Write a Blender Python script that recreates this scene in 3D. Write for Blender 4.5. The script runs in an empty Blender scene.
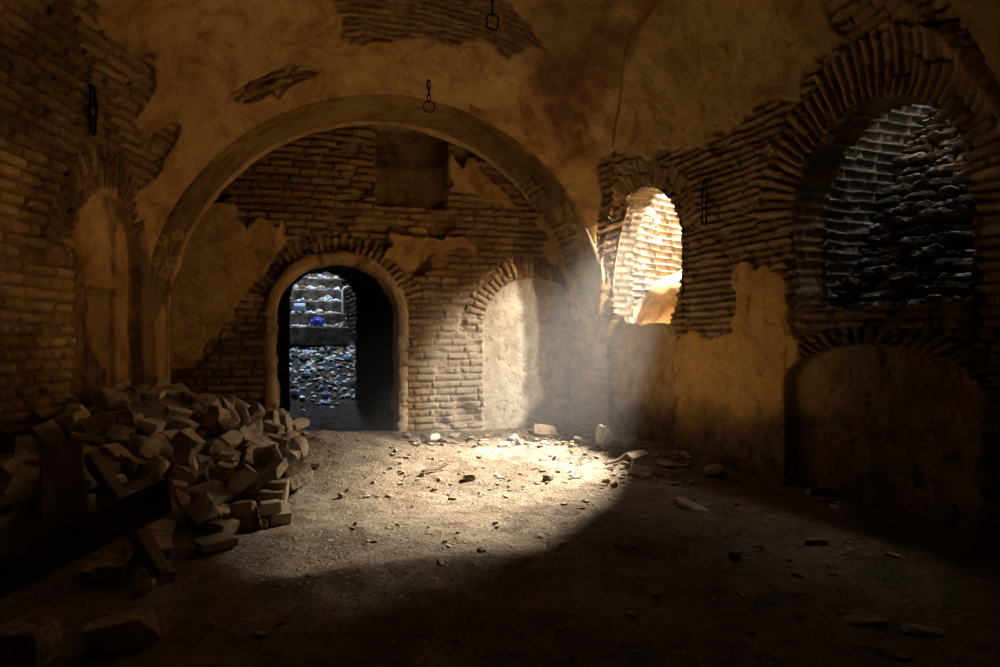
import bpy, bmesh, math, random
import numpy as np
from mathutils import Vector, Matrix, Euler
PI = math.pi
sc = bpy.context.scene
COL = sc.collection
rng = random.Random(7)

# ------------------------------------------------------------------ camera
CAM_Z = 1.12
F = 680.0          # focal length in pixels of the 1000 x 667 frame
cam_d = bpy.data.cameras.new('camera'); cam = bpy.data.objects.new('camera', cam_d); COL.objects.link(cam)
cam_d.sensor_width = 36.0; cam_d.lens = 36.0 * F / 1000.0; cam_d.clip_start = 0.05
cam.location = (0, 0, CAM_Z); cam.rotation_euler = (PI / 2, 0, 0)
sc.camera = cam
def ray(px, py): return np.array([(px - 500) / F, 1.0, (333.5 - py) / F])
def proj(P):
    y = np.maximum(P[..., 1], 0.05)
    return 500 + F * P[..., 0] / y, 333.5 - F * (P[..., 2] - CAM_Z) / y

# ------------------------------------------------------------------ noise
def _h(ix, iy, seed):
    ix = np.asarray(ix).astype(np.int64); iy = np.asarray(iy).astype(np.int64)
    n = (ix * 374761393 + iy * 668265263 + seed * 2147483647 + 1013904223) & 0xFFFFFFFF
    n = ((n ^ (n >> 13)) * 1274126177) & 0xFFFFFFFF
    n = ((n ^ (n >> 16)) * 2246822519) & 0xFFFFFFFF
    return ((n ^ (n >> 15)) & 0xFFFFFF) / float(0xFFFFFF)
def vn(x, y, seed=0):
    x0 = np.floor(x); y0 = np.floor(y); fx = x - x0; fy = y - y0
    fx = fx * fx * (3 - 2 * fx); fy = fy * fy * (3 - 2 * fy)
    a = _h(x0, y0, seed); b = _h(x0 + 1, y0, seed); c = _h(x0, y0 + 1, seed); d = _h(x0 + 1, y0 + 1, seed)
    return (a + (b - a) * fx) * (1 - fy) + (c + (d - c) * fx) * fy
def fbm(x, y, seed=0, o=4):
    s = 0; a = 1; t = 0
    for k in range(o):
        s = s + a * vn(x * 2 ** k + 17.3 * k, y * 2 ** k - 9.1 * k, seed + k * 31); t += a; a *= 0.5
    return s / t
def sst(a, b, x):
    t = np.clip((x - a) / (b - a), 0, 1); return t * t * (3 - 2 * t)
def blur(m, n=1):
    for _ in range(n):
        p = np.pad(m, 1, mode='edge')
        m = (p[:-2, 1:-1] + p[2:, 1:-1] + p[1:-1, :-2] + p[1:-1, 2:] + 2 * p[1:-1, 1:-1]) / 6
    return m
def inpoly(px, py, poly):
    r = np.zeros(np.shape(px), bool); n = len(poly)
    for i in range(n):
        x0, y0 = poly[i]; x1, y1 = poly[(i + 1) % n]
        if y0 == y1: continue
        c = ((y0 > py) != (y1 > py)) & (px < (x1 - x0) * (py - y0) / (y1 - y0) + x0)
        r ^= c
    return r

def bricks(u, v, hb=0.088, lb=0.27, seed=0, joint=0.012, depth=0.028, rough=1.0):
    """relief of an old hand-laid brick face: height, brick mask (0 in the joints), random value of each brick"""
    v = v + 0.03 * rough * (fbm(u * 0.7, v * 0.7, seed + 5, 3) - 0.5) + 0.016 * rough * (fbm(u * 4.5, v * 4.5, seed + 9, 2) - 0.5)
    row = np.floor(v / hb); fv = v / hb - row
    lr = lb * (0.8 + 0.45 * _h(row, row * 0 + 3, seed))
    uu = u / lr + _h(row, row * 0 + 11, seed) * 7; uu = uu + 0.22 * (vn(uu * 1.0, row * 3.1, seed + 2) - 0.5)
    c = np.floor(uu); fu = uu - c
    r = _h(c, row, seed + 77); r2 = _h(c, row, seed + 99); r3 = _h(c, row, seed + 111)
    wob = 0.013 * rough * (fbm(u * 16, v * 16, seed + 21, 3) - 0.5)
    dv = np.minimum(fv, 1 - fv) * hb + wob; du = np.minimum(fu, 1 - fu) * lr + wob
    d = np.minimum(dv, du * 1.25)
    jw = joint * (0.45 + 1.2 * fbm(u * 2.2, v * 2.2, seed + 41, 2))
    m = sst(jw * 0.3, jw * 0.3 + 0.02, d)
    h = -depth * (1 - m) + (r - 0.5) * 0.022 * rough
    h = h + m * ((r3 - 0.5) * 0.016 * (fv - 0.5) * 2 * rough + (r2 - 0.5) * 0.02 * (fu - 0.5) * 2 * rough)
    h = h - np.where(r2 < 0.045 * rough, 0.026 * m, 0)
    h = h - m * 0.028 * rough * sst(0.56, 0.8, fbm(u * 9, v * 9, seed + 51, 3))
    h = h + 0.012 * rough * (fbm(u * 28, v * 28, seed + 61, 3) - 0.5)
    return h, m, r

# ------------------------------------------------------------------ objects
def tag(o, label=None, cat=None, group=None, kind=None):
    if label: o['label'] = label
    if cat: o['category'] = cat
    if group: o['group'] = group
    if kind: o['kind'] = kind
    return o
def link(name, me, m=None, parent=None):
    o = bpy.data.objects.new(name, me); COL.objects.link(o)
    if m is not None: me.materials.append(m)
    if parent is not None: o.parent = parent
    return o
def from_bm(name, bm, m=None, parent=None, smooth=False):
    me = bpy.data.meshes.new(name); bm.normal_update(); bm.to_mesh(me); bm.free()
    if smooth: me.polygons.foreach_set('use_smooth', [True] * len(me.polygons))
    return link(name, me, m, parent)
def grid(name, P, m, attrs=None, keep=None, flip=False, parent=None, smooth=True):
    """one mesh from a (nu, nv, 3) array of points; keep = (nu, nv) points whose faces stay"""
    nu, nv = P.shape[:2]
    idx = np.arange(nu * nv).reshape(nu, nv)
    q = np.stack([idx[:-1, :-1], idx[1:, :-1], idx[1:, 1:], idx[:-1, 1:]], -1).reshape(-1, 4)
    if flip: q = q[:, ::-1]
    if keep is not None:
        k = keep.reshape(-1); q = q[k[q].any(1)]
    used = np.unique(q); mp = np.full(nu * nv, -1, np.int64); mp[used] = np.arange(len(used))
    q = mp[q].astype(np.int32); V = P.reshape(-1, 3)[used].astype(np.float32)
    me = bpy.data.meshes.new(name)
    me.vertices.add(len(V)); me.vertices.foreach_set('co', V.ravel())
    me.loops.add(q.size); me.loops.foreach_set('vertex_index', q.ravel())
    me.polygons.add(len(q)); me.polygons.foreach_set('loop_start', np.arange(0, q.size, 4, dtype=np.int32))
    if smooth: me.polygons.foreach_set('use_smooth', np.ones(len(q), bool))
    me.update(calc_edges=True)
    for k, a in (attrs or {}).items():
        at = me.attributes.new(k, 'FLOAT', 'POINT')
        at.data.foreach_set('value', np.broadcast_to(a, (nu, nv)).reshape(-1)[used].astype(np.float32))
    return link(name, me, m, parent)
def normals(P):
    a = np.gradient(P, axis=0); b = np.gradient(P, axis=1); n = np.cross(a, b)
    return n / np.maximum(np.linalg.norm(n, axis=-1, keepdims=True), 1e-9)

# ------------------------------------------------------------------ materials
class NT:
    def __init__(s, name):
        s.m = bpy.data.materials.new(name); s.m.use_nodes = True; s.t = s.m.node_tree; s.t.nodes.clear()
        s.out = s.t.nodes.new('ShaderNodeOutputMaterial')
        s.b = s.t.nodes.new('ShaderNodeBsdfPrincipled'); s.t.links.new(s.b.outputs[0], s.out.inputs[0])
        s.b.inputs['Roughness'].default_value = 0.95
        s.b.inputs['Specular IOR Level'].default_value = 0.12
    def new(s, typ, ins=None, **kw):
        n = s.t.nodes.new(typ)
        for k, v in kw.items(): setattr(n, k, v)
        for k, v in (ins or {}).items():
            if isinstance(v, bpy.types.NodeSocket): s.t.links.new(v, n.inputs[k])
            else: n.inputs[k].default_value = v
        return n
    def attr(s, name): return s.new('ShaderNodeAttribute', attribute_name=name).outputs['Fac']
    def noise(s, scale, detail=5, rough=0.6, vec=None, dist=0.0):
        ins = {'Scale': scale, 'Detail': detail, 'Roughness': rough, 'Distortion': dist}
        if vec is None: vec = s.new('ShaderNodeTexCoord').outputs['Object']
        ins['Vector'] = vec
        return s.new('ShaderNodeTexNoise', ins).outputs['Fac']
    def ramp(s, fac, stops):
        n = s.new('ShaderNodeValToRGB', {'Fac': fac}); e = n.color_ramp.elements
        while len(e) < len(stops): e.new(0.5)
        for el, (p, c) in zip(e, stops):
            el.position = p; el.color = (*c, 1) if len(c) == 3 else c
        return n.outputs['Color']
    def mix(s, fac, a, b, blend='MIX'):
        n = s.new('ShaderNodeMix', data_type='RGBA', blend_type=blend)
        for i, v in ((0, fac), (6, a), (7, b)):
            if isinstance(v, bpy.types.NodeSocket): s.t.links.new(v, n.inputs[i])
            else: n.inputs[i].default_value = (*v, 1) if isinstance(v, tuple) and len(v) == 3 else v
        return n.outputs[2]
    def math(s, op, a, b=0.0, c=0.0, clamp=False):
        n = s.new('ShaderNodeMath', operation=op, use_clamp=clamp)
        for i, v in enumerate((a, b, c)):
            if isinstance(v, bpy.types.NodeSocket): s.t.links.new(v, n.inputs[i])
            else: n.inputs[i].default_value = v
        return n.outputs[0]
    def rng(s, v, a, b, lo=0.0, hi=1.0):
        return s.new('ShaderNodeMapRange', {0: v, 1: a, 2: b, 3: lo, 4: hi}).outputs[0]
    def color(s, c):
        if isinstance(c, bpy.types.NodeSocket): s.t.links.new(c, s.b.inputs['Base Color'])
        else: s.b.inputs['Base Color'].default_value = (*c, 1)
    def bump(s, h, strength=0.4, dist=0.02):
        n = s.new('ShaderNodeBump', {'Height': h, 'Strength': strength, 'Distance': dist})
        s.t.links.new(n.outputs[0], s.b.inputs['Normal'])

def masonry(name, brick=((0.21, 0.115, 0.045), (0.37, 0.225, 0.092), (0.52, 0.345, 0.155)), mortar=(0.29, 0.185, 0.08),
            plaster=((0.30, 0.17, 0.055), (0.48, 0.295, 0.105), (0.62, 0.42, 0.18)), lit_tops=False):
    n = NT(name)
    big = n.noise(1.1, 4, 0.55); mid = n.noise(6, 6, 0.62, dist=0.3); fine = n.noise(45, 5, 0.7); speck = n.noise(130, 3, 0.6)
    bc = n.ramp(n.math('ADD', n.math('MULTIPLY', n.attr('rnd'), 0.55), n.math('MULTIPLY', mid, 0.5)),
                [(0.12, brick[0]), (0.5, brick[1]), (0.95, brick[2])])
    mt = n.mix(n.rng(fine, 0.3, 0.7), tuple(c * 0.7 for c in mortar), mortar)
    bc = n.mix(n.attr('joint'), mt, bc)
    bc = n.mix(n.math('MULTIPLY', n.rng(big, 0.42, 0.7), 0.45), bc, n.mix(1.0, bc, (0.62, 0.5, 0.42), 'MULTIPLY'))
    bc = n.mix(n.rng(mid, 0.58, 0.72, 0, 0.55), bc, (0.47, 0.33, 0.17))               # old mortar smeared over bricks
    bc = n.mix(n.math('MULTIPLY', n.attr('pale'), n.rng(fine, 0.2, 0.6, 0.55, 0.95)), bc, (0.60, 0.50, 0.385))   # lime tone; also paints sunlit areas paler
    pc = n.ramp(n.math('ADD', n.math('MULTIPLY', big, 0.6), n.math('MULTIPLY', mid, 0.4)), [(0.33, plaster[0]), (0.5, plaster[1]), (0.68, plaster[2])])
    pc = n.mix(n.rng(n.noise(2.4, 7, 0.7, dist=1.2), 0.48, 0.64, 0, 0.85), pc, n.mix(1.0, pc, (0.55, 0.45, 0.36), 'MULTIPLY'))
    pc = n.mix(n.rng(speck, 0.62, 0.72, 0, 0.5), pc, (0.13, 0.08, 0.035))
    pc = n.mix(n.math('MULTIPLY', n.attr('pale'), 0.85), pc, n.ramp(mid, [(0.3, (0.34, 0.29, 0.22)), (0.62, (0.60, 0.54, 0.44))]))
    c = n.mix(n.attr('plaster'), bc, pc)
    c = n.mix(n.math('MULTIPLY', n.attr('red'), n.rng(mid, 0.3, 0.6, 0.35, 0.95)), c, (0.23, 0.095, 0.035))
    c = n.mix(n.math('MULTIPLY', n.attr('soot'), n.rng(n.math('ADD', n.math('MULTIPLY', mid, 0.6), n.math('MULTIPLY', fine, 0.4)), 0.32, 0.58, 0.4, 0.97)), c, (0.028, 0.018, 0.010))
    c = n.mix(n.math('MULTIPLY', n.attr('ring'), 0.6), c, (0.55, 0.40, 0.2))
    c = n.mix(n.math('MULTIPLY', n.attr('ochre'), n.rng(mid, 0.3, 0.65, 0.5, 1.0)), c, (0.66, 0.37, 0.10))
    c = n.mix(n.math('MULTIPLY', n.rng(n.noise(48, 5, 0.75), 0.5, 0.65, 0, 0.6), n.math('SUBTRACT', 1.0, n.math('MULTIPLY', n.attr('plaster'), 0.55))), c, n.mix(1.0, c, (0.42, 0.36, 0.3), 'MULTIPLY'))
    c = n.mix(n.rng(n.noise(26, 6, 0.75, dist=0.5), 0.53, 0.64, 0, 0.7), c, n.mix(1.0, c, (1.5, 1.45, 1.4), 'MULTIPLY'))
    if lit_tops:
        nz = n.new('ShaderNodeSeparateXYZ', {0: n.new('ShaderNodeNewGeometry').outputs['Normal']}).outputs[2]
        c = n.mix(n.math('MULTIPLY', n.rng(nz, 0.5, 0.85), n.rng(n.noise(7, 6, 0.75), 0.5, 0.62, 0.0, 0.9)), c, (0.62, 0.6, 0.56))  # pale upward faces paint daylight catching the course tops
    n.color(c)
    h = n.math('ADD', n.math('MULTIPLY', mid, 0.5), n.math('ADD', n.math('MULTIPLY', fine, 0.35), n.math('MULTIPLY', speck, 0.15)))
    n.bump(h, n.math('SUBTRACT', 1.0, n.math('MULTIPLY', n.attr('plaster'), 0.5)), 0.05)
    return n.m
M = {}
M['masonry'] = masonry('old_masonry')
M['shaft'] = masonry('limed_masonry', ((0.13, 0.105, 0.075), (0.22, 0.185, 0.14), (0.31, 0.275, 0.22)), (0.10, 0.08, 0.06), ((0.13, 0.10, 0.07), (0.2, 0.16, 0.115), (0.29, 0.245, 0.19)))
M['chute'] = masonry('grey_masonry', ((0.022, 0.016, 0.011), (0.042, 0.032, 0.022), (0.07, 0.056, 0.04)), (0.028, 0.021, 0.015), ((0.05, 0.04, 0.028), (0.09, 0.07, 0.05), (0.14, 0.11, 0.08)), lit_tops=True)

def floor_mat():
    n = NT('trodden_earth'); tc = n.new('ShaderNodeTexCoord').outputs['Object']
    big = n.noise(0.9, 5, 0.55); mid = n.noise(5, 8, 0.7, dist=0.6); fine = n.noise(34, 7, 0.75); speck = n.noise(95, 4, 0.7)
    def stones(scale, lo, hi):
        v = n.new('ShaderNodeTexVoronoi', {'Scale': scale, 'Vector': tc, 'Randomness': 1.0}); r_ = n.new('ShaderNodeSeparateColor', {0: v.outputs['Color']}).outputs[0]
        return n.math('MULTIPLY', n.rng(v.outputs['Distance'], 0.42, 0.25), n.rng(r_, lo, hi)), r_
    g1, r1 = stones(26, 0.66, 0.72); g2, r2 = stones(60, 0.55, 0.62)
    c = n.ramp(n.math('ADD', n.math('MULTIPLY', big, 0.4), n.math('MULTIPLY', mid, 0.6)), [(0.34, (0.11, 0.08, 0.05)), (0.46, (0.215, 0.165, 0.112)), (0.62, (0.37, 0.31, 0.235))])
    c = n.mix(n.rng(fine, 0.5, 0.62, 0, 0.85), c, n.mix(1.0, c, (0.42, 0.36, 0.3), 'MULTIPLY'))
    c = n.mix(n.rng(speck, 0.56, 0.66, 0, 0.8), c, (0.08, 0.053, 0.03))
    c = n.mix(n.math('MULTIPLY', g1, 0.8), c, n.ramp(r1, [(0.66, (0.12, 0.08, 0.05)), (0.85, (0.5, 0.4, 0.27)), (1.0, (0.10, 0.07, 0.045))]))
    c = n.mix(n.math('MULTIPLY', g2, 0.8), c, n.ramp(r2, [(0.55, (0.07, 0.048, 0.03)), (0.8, (0.62, 0.52, 0.38)), (1.0, (0.09, 0.06, 0.04))]))
    c = n.mix(n.math('MULTIPLY', n.attr('shade_stain'), 0.75), c, n.mix(1.0, c, (0.45, 0.35, 0.25), 'MULTIPLY'))
    c = n.mix(n.math('MULTIPLY', n.attr('grit'), n.rng(fine, 0.35, 0.55, 0.2, 0.95)), c, (0.06, 0.045, 0.03))
    n.color(c)
    h = n.math('ADD', n.math('MULTIPLY', mid, 0.5), n.math('ADD', n.math('MULTIPLY', fine, 0.45), n.math('MULTIPLY', speck, 0.2)))
    n.bump(n.math('ADD', h, n.math('ADD', n.math('MULTIPLY', g1, 0.35), n.math('MULTIPLY', g2, 0.15))), 0.9, 0.05)
    return n.m
M['floor'] = floor_mat()

# ------------------------------------------------------------------ plan of the room
def v2(*a): return np.array(a, float)
BL = v2(-3.52, 6.80)                                   # front plane of the big arch, left and right feet
eb = v2(math.cos(math.radians(18)), math.sin(math.radians(18)))     # along the back wall, left to right
no = v2(-eb[1], eb[0])                                 # outward through the back wall
WB = 5.08
BR = BL + eb * WB
er = v2(0.333, -0.943); er /= np.linalg.norm(er)       # along the right wall, towards the camera
nr = v2(-er[1], er[0]); nr = nr if nr[0] < 0 else -nr  # into the room
el = v2(0.044, -0.999); nl = v2(0.999, 0.044)
Z0, RISE = 1.22, 2.56
LR, LL = 5.0, 4.9
FR = BR + er * LR; FL = BL + el * LL
class Plane:
    def __init__(s, O, e, n): s.O, s.e, s.n = O, e, n
    def P(s, u, z, h=0.0):
        u, z, h = np.broadcast_arrays(np.asarray(u, float), np.asarray(z, float), np.asarray(h, float))
        return np.stack([s.O[0] + s.e[0] * u + s.n[0] * h, s.O[1] + s.e[1] * u + s.n[1] * h, z], -1)
    def hit(s, px, py):
        d = ray(px, py); t = (s.O @ s.n) / (d[:2] @ s.n); p = d * t
        return float((p[:2] - s.O) @ s.e), float(p[2] + CAM_Z)
DEEP = 0.80
BACK = Plane(BL + no * DEEP, eb, -no)
ARCH = Plane(BL, eb, -no)
RIGHT = Plane(BR, er, nr)
LEFT = Plane(BL, el, nl)

def arch_sd(u, z, cu, cz, r, zb, stretch=1.0):
    """signed distance (negative inside) to a round-headed opening with its springing at cz and its foot at zb"""
    du = np.abs(u - cu); up = np.hypot(du, (z - cz) / stretch) - r
    lo = np.maximum(du - r, zb - z)
    return np.where(z > cz, np.maximum(up, zb - z), lo)
def voussoirs(u, z, cu, cz, r, w, seed, stretch=1.0, hb=0.085):
    """brick ring round an arch head: relief and mask of the ring"""
    a = np.arctan2((z - cz) / stretch, u - cu); rad = np.hypot(u - cu, (z - cz) / stretch)
    h, m, rr = bricks(rad - r + 0.003, a * (r + w * 0.5), hb, w * 0.98, seed, 0.012, 0.04)
    ring = (rad > r - 0.02) & (rad < r + w + 0.03 * (vn(a * 14, a * 0, seed) - 0.5)) & (z > cz - 0.1)
    return h, m, rr, ring
# ================================================================== the back wall
def lin(a, b, step): return np.linspace(a, b, int(round((b - a) / step)) + 1)
def ptsof(plane, u, z): return proj(plane.P(u, z))
u, z = np.meshgrid(lin(-0.12, WB + 0.12, 0.0125), lin(-0.45, 3.92, 0.0125), indexing='ij')
px, py = ptsof(BACK, u, z)
jx = px + 22 * (fbm(u * 5, z * 5, 3, 4) - 0.5); jy = py + 22 * (fbm(u * 5, z * 5, 4, 4) - 0.5)
h, m, r = bricks(u, z, 0.088, 0.27, 11)
# doorway
dl, dz0 = BACK.hit(273, 340); dr, _ = BACK.hit(401, 340); _, dtop = BACK.hit(335, 259)
DC, DRAD = (dl + dr) / 2, (dr - dl) / 2
DSTR = 0.93; DSP = dtop - DRAD * DSTR
dsd = arch_sd(u, z, DC, DSP, DRAD, -1, DSTR)
vh, vm, vr, ring = voussoirs(u, z, DC, DSP, DRAD + 0.03, 0.30, 21, DSTR)
ring &= (z > DSP + 0.22)
h = np.where(ring, vh, h); m = np.where(ring, vm, m); r = np.where(ring, vr, r)
# walled-up arch on the right
nl_, _ = BACK.hit(485, 380); nr_, _ = BACK.hit(581, 380); _, ntop = BACK.hit(532, 277)
NC, NR = (nl_ + nr_) / 2, (nr_ - nl_) / 2; NSP = ntop - NR
nsd = arch_sd(u, z, NC, NSP, NR, -1)
vh, vm, vr, ring2 = voussoirs(u, z, NC, NSP, NR + 0.01, 0.26, 22); ring2 &= z > NSP + 0.12
h = np.where(ring2, vh, h); m = np.where(ring2, vm, m); r = np.where(ring2, vr, r)
nin = sst(0.025, -0.015, nsd + 0.03 * (fbm(u * 9, z * 9, 71, 3) - 0.5))
ph = 0.02 * (fbm(u * 3, z * 3, 31, 4) - 0.5) + 0.008 * (fbm(u * 22, z * 22, 32, 3) - 0.5) - 0.012 * sst(0.66, 0.74, fbm(u * 26, z * 26, 33, 3))
h = h * (1 - nin) + nin * (-0.10 + ph)
# plaster left standing on the left, and by the arch
pl = inpoly(jx, jy, [(150, 150), (186, 176), (196, 196), (238, 206), (244, 232), (247, 262), (240, 296), (232, 318), (196, 352), (176, 372), (150, 390)])
pl |= inpoly(jx, jy, [(238, 232), (262, 220), (285, 226), (280, 248), (262, 268), (246, 290), (238, 300)])
pl |= inpoly(jx, jy, [(448, 150), (462, 158), (480, 164), (505, 190), (520, 215), (492, 200), (450, 188)])
pl |= inpoly(jx, jy, [(388, 228), (412, 236), (470, 238), (474, 252), (430, 256), (398, 268), (384, 258)])
pl |= inpoly(jx, jy, [(545, 262), (566, 268), (577, 300), (583, 430), (600, 430), (600, 250), (560, 210), (540, 214)])
pl = blur(pl.astype(float), 2) * (1 - nin)
h = h * (1 - pl) + pl * (0.022 + ph * 0.8)
plaster = np.maximum(pl, nin)
# square sunk panel high up
p0, pz0 = BACK.hit(377, 204); p1, pz1 = BACK.hit(447, 132)
psd = np.maximum(np.maximum(p0 - u, u - p1), np.maximum(pz0 - z, z - pz1)) + 0.02 * (fbm(u * 12, z * 12, 81, 3) - 0.5)
sunk = sst(0.012, -0.012, psd)
h = h * (1 - sunk) + sunk * (-0.15 + ph + 0.03 * (fbm(u * 2.5, z * 9, 82, 3) - 0.5))
plaster = np.maximum(plaster, sunk)
h = h + 0.05 * (fbm(u * 1.3, z * 1.3, 91, 3) - 0.5)
h = h - 0.09 * sst(0.62, 0.8, fbm(u * 1.7 + 4, z * 2.6, 92, 3)) * (1 - plaster)
pale = sst(405, 440, jx) * sst(270, 345, jy) * (1 - 0.75 * sst(555, 585, px)) * sst(640, 600, px)  # sunlit look of the pier painted into the brick tone
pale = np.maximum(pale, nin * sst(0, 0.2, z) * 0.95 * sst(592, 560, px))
soot = 0.8 * sunk + 0.3 * sst(0.5, 0.62, fbm(u * 1.1, z * 1.1, 93, 4)) * sst(330, 250, py) * (1 - pl)  # sunk panel toned darker throughout
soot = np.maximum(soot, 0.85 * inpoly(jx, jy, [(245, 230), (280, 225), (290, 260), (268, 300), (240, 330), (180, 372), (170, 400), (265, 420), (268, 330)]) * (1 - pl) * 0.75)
ringa = np.zeros_like(u)
for (cx, cy, rr, w) in ((198, 254, 12, 3), (209, 222, 6, 2), (183, 258, 5, 2), (232, 210, 5, 2), (218, 226, 7, 2), (190, 300, 4, 2), (171, 272, 6, 2)):
    cu, cz = BACK.hit(cx, cy); R = rr * 7.0 / F
    d = np.hypot(u - cu, z - cz) + 0.02 * (fbm(u * 9, z * 9, cx, 2) - 0.5)
    ringa = np.maximum(ringa, sst(w * 0.011, 0.0, np.abs(d - R)) * 0.8 + 0.35 * sst(R, R * 0.4, d))
ringa *= pl
red = 0.8 * sst(0.55, 0.7, fbm(u * 1.6, z * 3.0, 95, 3)) * sst(200, 230, py) * sst(300, 270, py) * sst(360, 400, px)
keep = (dsd > -0.02) & (z < Z0 + 0.15 + np.sqrt(np.maximum(0, (WB / 2 + 0.3) ** 2 - (u - WB / 2) ** 2)))
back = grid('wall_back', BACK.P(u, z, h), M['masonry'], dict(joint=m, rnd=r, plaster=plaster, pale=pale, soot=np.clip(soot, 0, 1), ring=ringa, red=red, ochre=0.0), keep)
tag(back, 'back wall of old brick with doorway and walled-up arch under the vault', kind='structure')

# plastered reveal of the doorway: a rounded rim and the passage behind it
def outline(cu, cz, r, zb, step, stretch=1.0):
    """points up the left jamb, over the head and down the right jamb: (u, z, outward u, outward z, length)"""
    a = []
    n = max(2, int((cz - zb) / step))
    for k in range(n): a.append((cu - r, zb + (cz - zb) * k / n, -1, 0))
    na = int(PI * r / step)
    for k in range(na + 1):
        t = PI - PI * k / na; a.append((cu + r * math.cos(t), cz + r * stretch * math.sin(t), math.cos(t), math.sin(t)))
    for k in range(1, n + 1): a.append((cu + r, cz - (cz - zb) * k / n, 1, 0))
    a = np.array(a); d = np.concatenate([[0], np.cumsum(np.hypot(np.diff(a[:, 0]), np.diff(a[:, 1])))])
    return a, d
def sweep(name, plane, ol, prof, mat, relief, flip=False, kind='structure', label=None):
    """prof: list of (h, widen): h towards the room, widen = how far outside the outline"""
    a, d = ol; prof = np.array(prof); pd = np.concatenate([[0], np.cumsum(np.hypot(np.diff(prof[:, 0]), np.diff(prof[:, 1])))])
    D, Q = np.meshgrid(d, pd, indexing='ij')
    uu = a[:, 0][:, None] + a[:, 2][:, None] * prof[:, 1][None]; zz = a[:, 1][:, None] + a[:, 3][:, None] * prof[:, 1][None]
    hh = np.broadcast_to(prof[:, 0][None], uu.shape)
    P = plane.P(uu, zz, hh)
    disp, attrs = relief(D, Q, P)
    N = normals(P)
    if flip: N = -N
    o = grid(name, P + N * disp[..., None], mat, attrs, None, flip)
    return tag(o, label, kind=kind)
ZERO = dict(joint=1.0, rnd=0.5, plaster=0.0, pale=0.0, soot=0.0, ring=0.0, red=0.0, ochre=0.0)
def at(**k): d = dict(ZERO); d.update(k); return d
def rim_relief(D, Q, P):
    hh = 0.06 * (fbm(D * 2.2, Q * 4, 41, 4) - 0.5) + 0.012 * (fbm(D * 18, Q * 18, 42, 3) - 0.5)
    hole = sst(0.62, 0.72, fbm(D * 4.5, Q * 6, 43, 3)); b, mm, rr = bricks(Q, D, 0.085, 0.3, 44)
    px_, _ = proj(P)
    return hh - hole * 0.02 + hole * b * 0.6, at(plaster=1 - hole, joint=mm, rnd=rr, pale=0.55 * sst(380, 400, px_) + 0.1, soot=0.0 * Q)
prof = [(-0.06, 0.12), (-0.005, 0.105), (0.008, 0.085), (0.012, 0.045), (0.006, 0.012), (-0.008, -0.004)] + [(-x, -0.008 - 0.02 * x) for x in np.arange(0.02, 0.40, 0.02)]
sweep('trim_1', BACK, outline(DC, DSP, DRAD - 0.02, -0.4, 0.02, DSTR), [(a, b) for a, b in prof], M['masonry'], rim_relief,
      label='rounded plaster rim around the dark doorway')
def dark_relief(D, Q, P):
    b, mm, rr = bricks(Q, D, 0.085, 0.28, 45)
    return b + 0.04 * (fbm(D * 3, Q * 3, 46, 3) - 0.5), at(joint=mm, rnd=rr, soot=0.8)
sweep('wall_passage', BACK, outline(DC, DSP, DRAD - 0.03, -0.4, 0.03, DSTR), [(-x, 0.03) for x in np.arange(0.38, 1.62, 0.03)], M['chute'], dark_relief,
      label='dark brick passage behind the doorway')

# ================================================================== the big arch (soffit, jambs and the roll at its back edge)
def arch_relief(D, Q, P):
    px_, py_ = proj(P)
    jx_ = px_ + 26 * (fbm(D * 5, Q * 5, 51, 4) - 0.5); jy_ = py_ + 26 * (fbm(D * 5, Q * 5, 52, 4) - 0.5)
    b, mm, rr = bricks(Q, D, 0.088, 0.27, 53)
    br = inpoly(jx_, jy_, [(520, 175), (545, 185), (580, 240), (600, 320), (585, 300), (550, 250), (520, 205)]) | inpoly(jx_, jy_, [(560, 360), (590, 345), (625, 380), (640, 445), (560, 445)])
    br |= inpoly(jx_, jy_, [(165, 290), (176, 285), (178, 365), (168, 368)])
    br = blur(br.astype(float), 2)
    hh = 0.02 * (fbm(D * 2, Q * 3, 54, 4) - 0.5) + 0.006 * (fbm(D * 18, Q * 18, 55, 3) - 0.5)
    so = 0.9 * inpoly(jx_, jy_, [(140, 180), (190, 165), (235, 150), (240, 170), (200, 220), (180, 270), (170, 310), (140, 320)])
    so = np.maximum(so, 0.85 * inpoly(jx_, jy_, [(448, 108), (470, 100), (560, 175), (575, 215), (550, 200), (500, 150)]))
    so = np.maximum(so, 0.6 * sst(200, 150, np.abs(px_ - 350)) * (py_ < 260))  # top of the soffit toned darker than the vault
    ra = np.zeros_like(D)
    for (cx, cy, rr_) in ((168, 272, 7), (160, 240, 6), (172, 262, 5), (163, 225, 5), (155, 262, 5), (178, 235, 5)):
        dd = np.hypot((px_ - cx), (py_ - cy) * 1.2) + 3 * (fbm(D * 9, Q * 9, cx, 2) - 0.5)
        ra = np.maximum(ra, sst(2.2, 0, np.abs(dd - rr_)) * 0.7 + 0.3 * sst(rr_, 1, dd))
    pal = 0.55 * sst(560, 590, px_) * sst(200, 250, py_)
    return hh * (1 - br) + br * (b - 0.015), at(plaster=1 - br, joint=mm, rnd=rr, soot=blur(so, 3), ring=ra, pale=pal)
AOUT = outline(WB / 2, Z0, WB / 2, -0.45, 0.0175)
sweep('wall_arch', ARCH, AOUT, [(0.0, 0.17), (0.0, 0.05), (0.0, 0.0)] + [(-x, -0.07 * x) for x in np.arange(0.015, DEEP + 0.36, 0.015)], M['masonry'], arch_relief,
      label='broad plastered arch spanning the back of the chamber')
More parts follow.
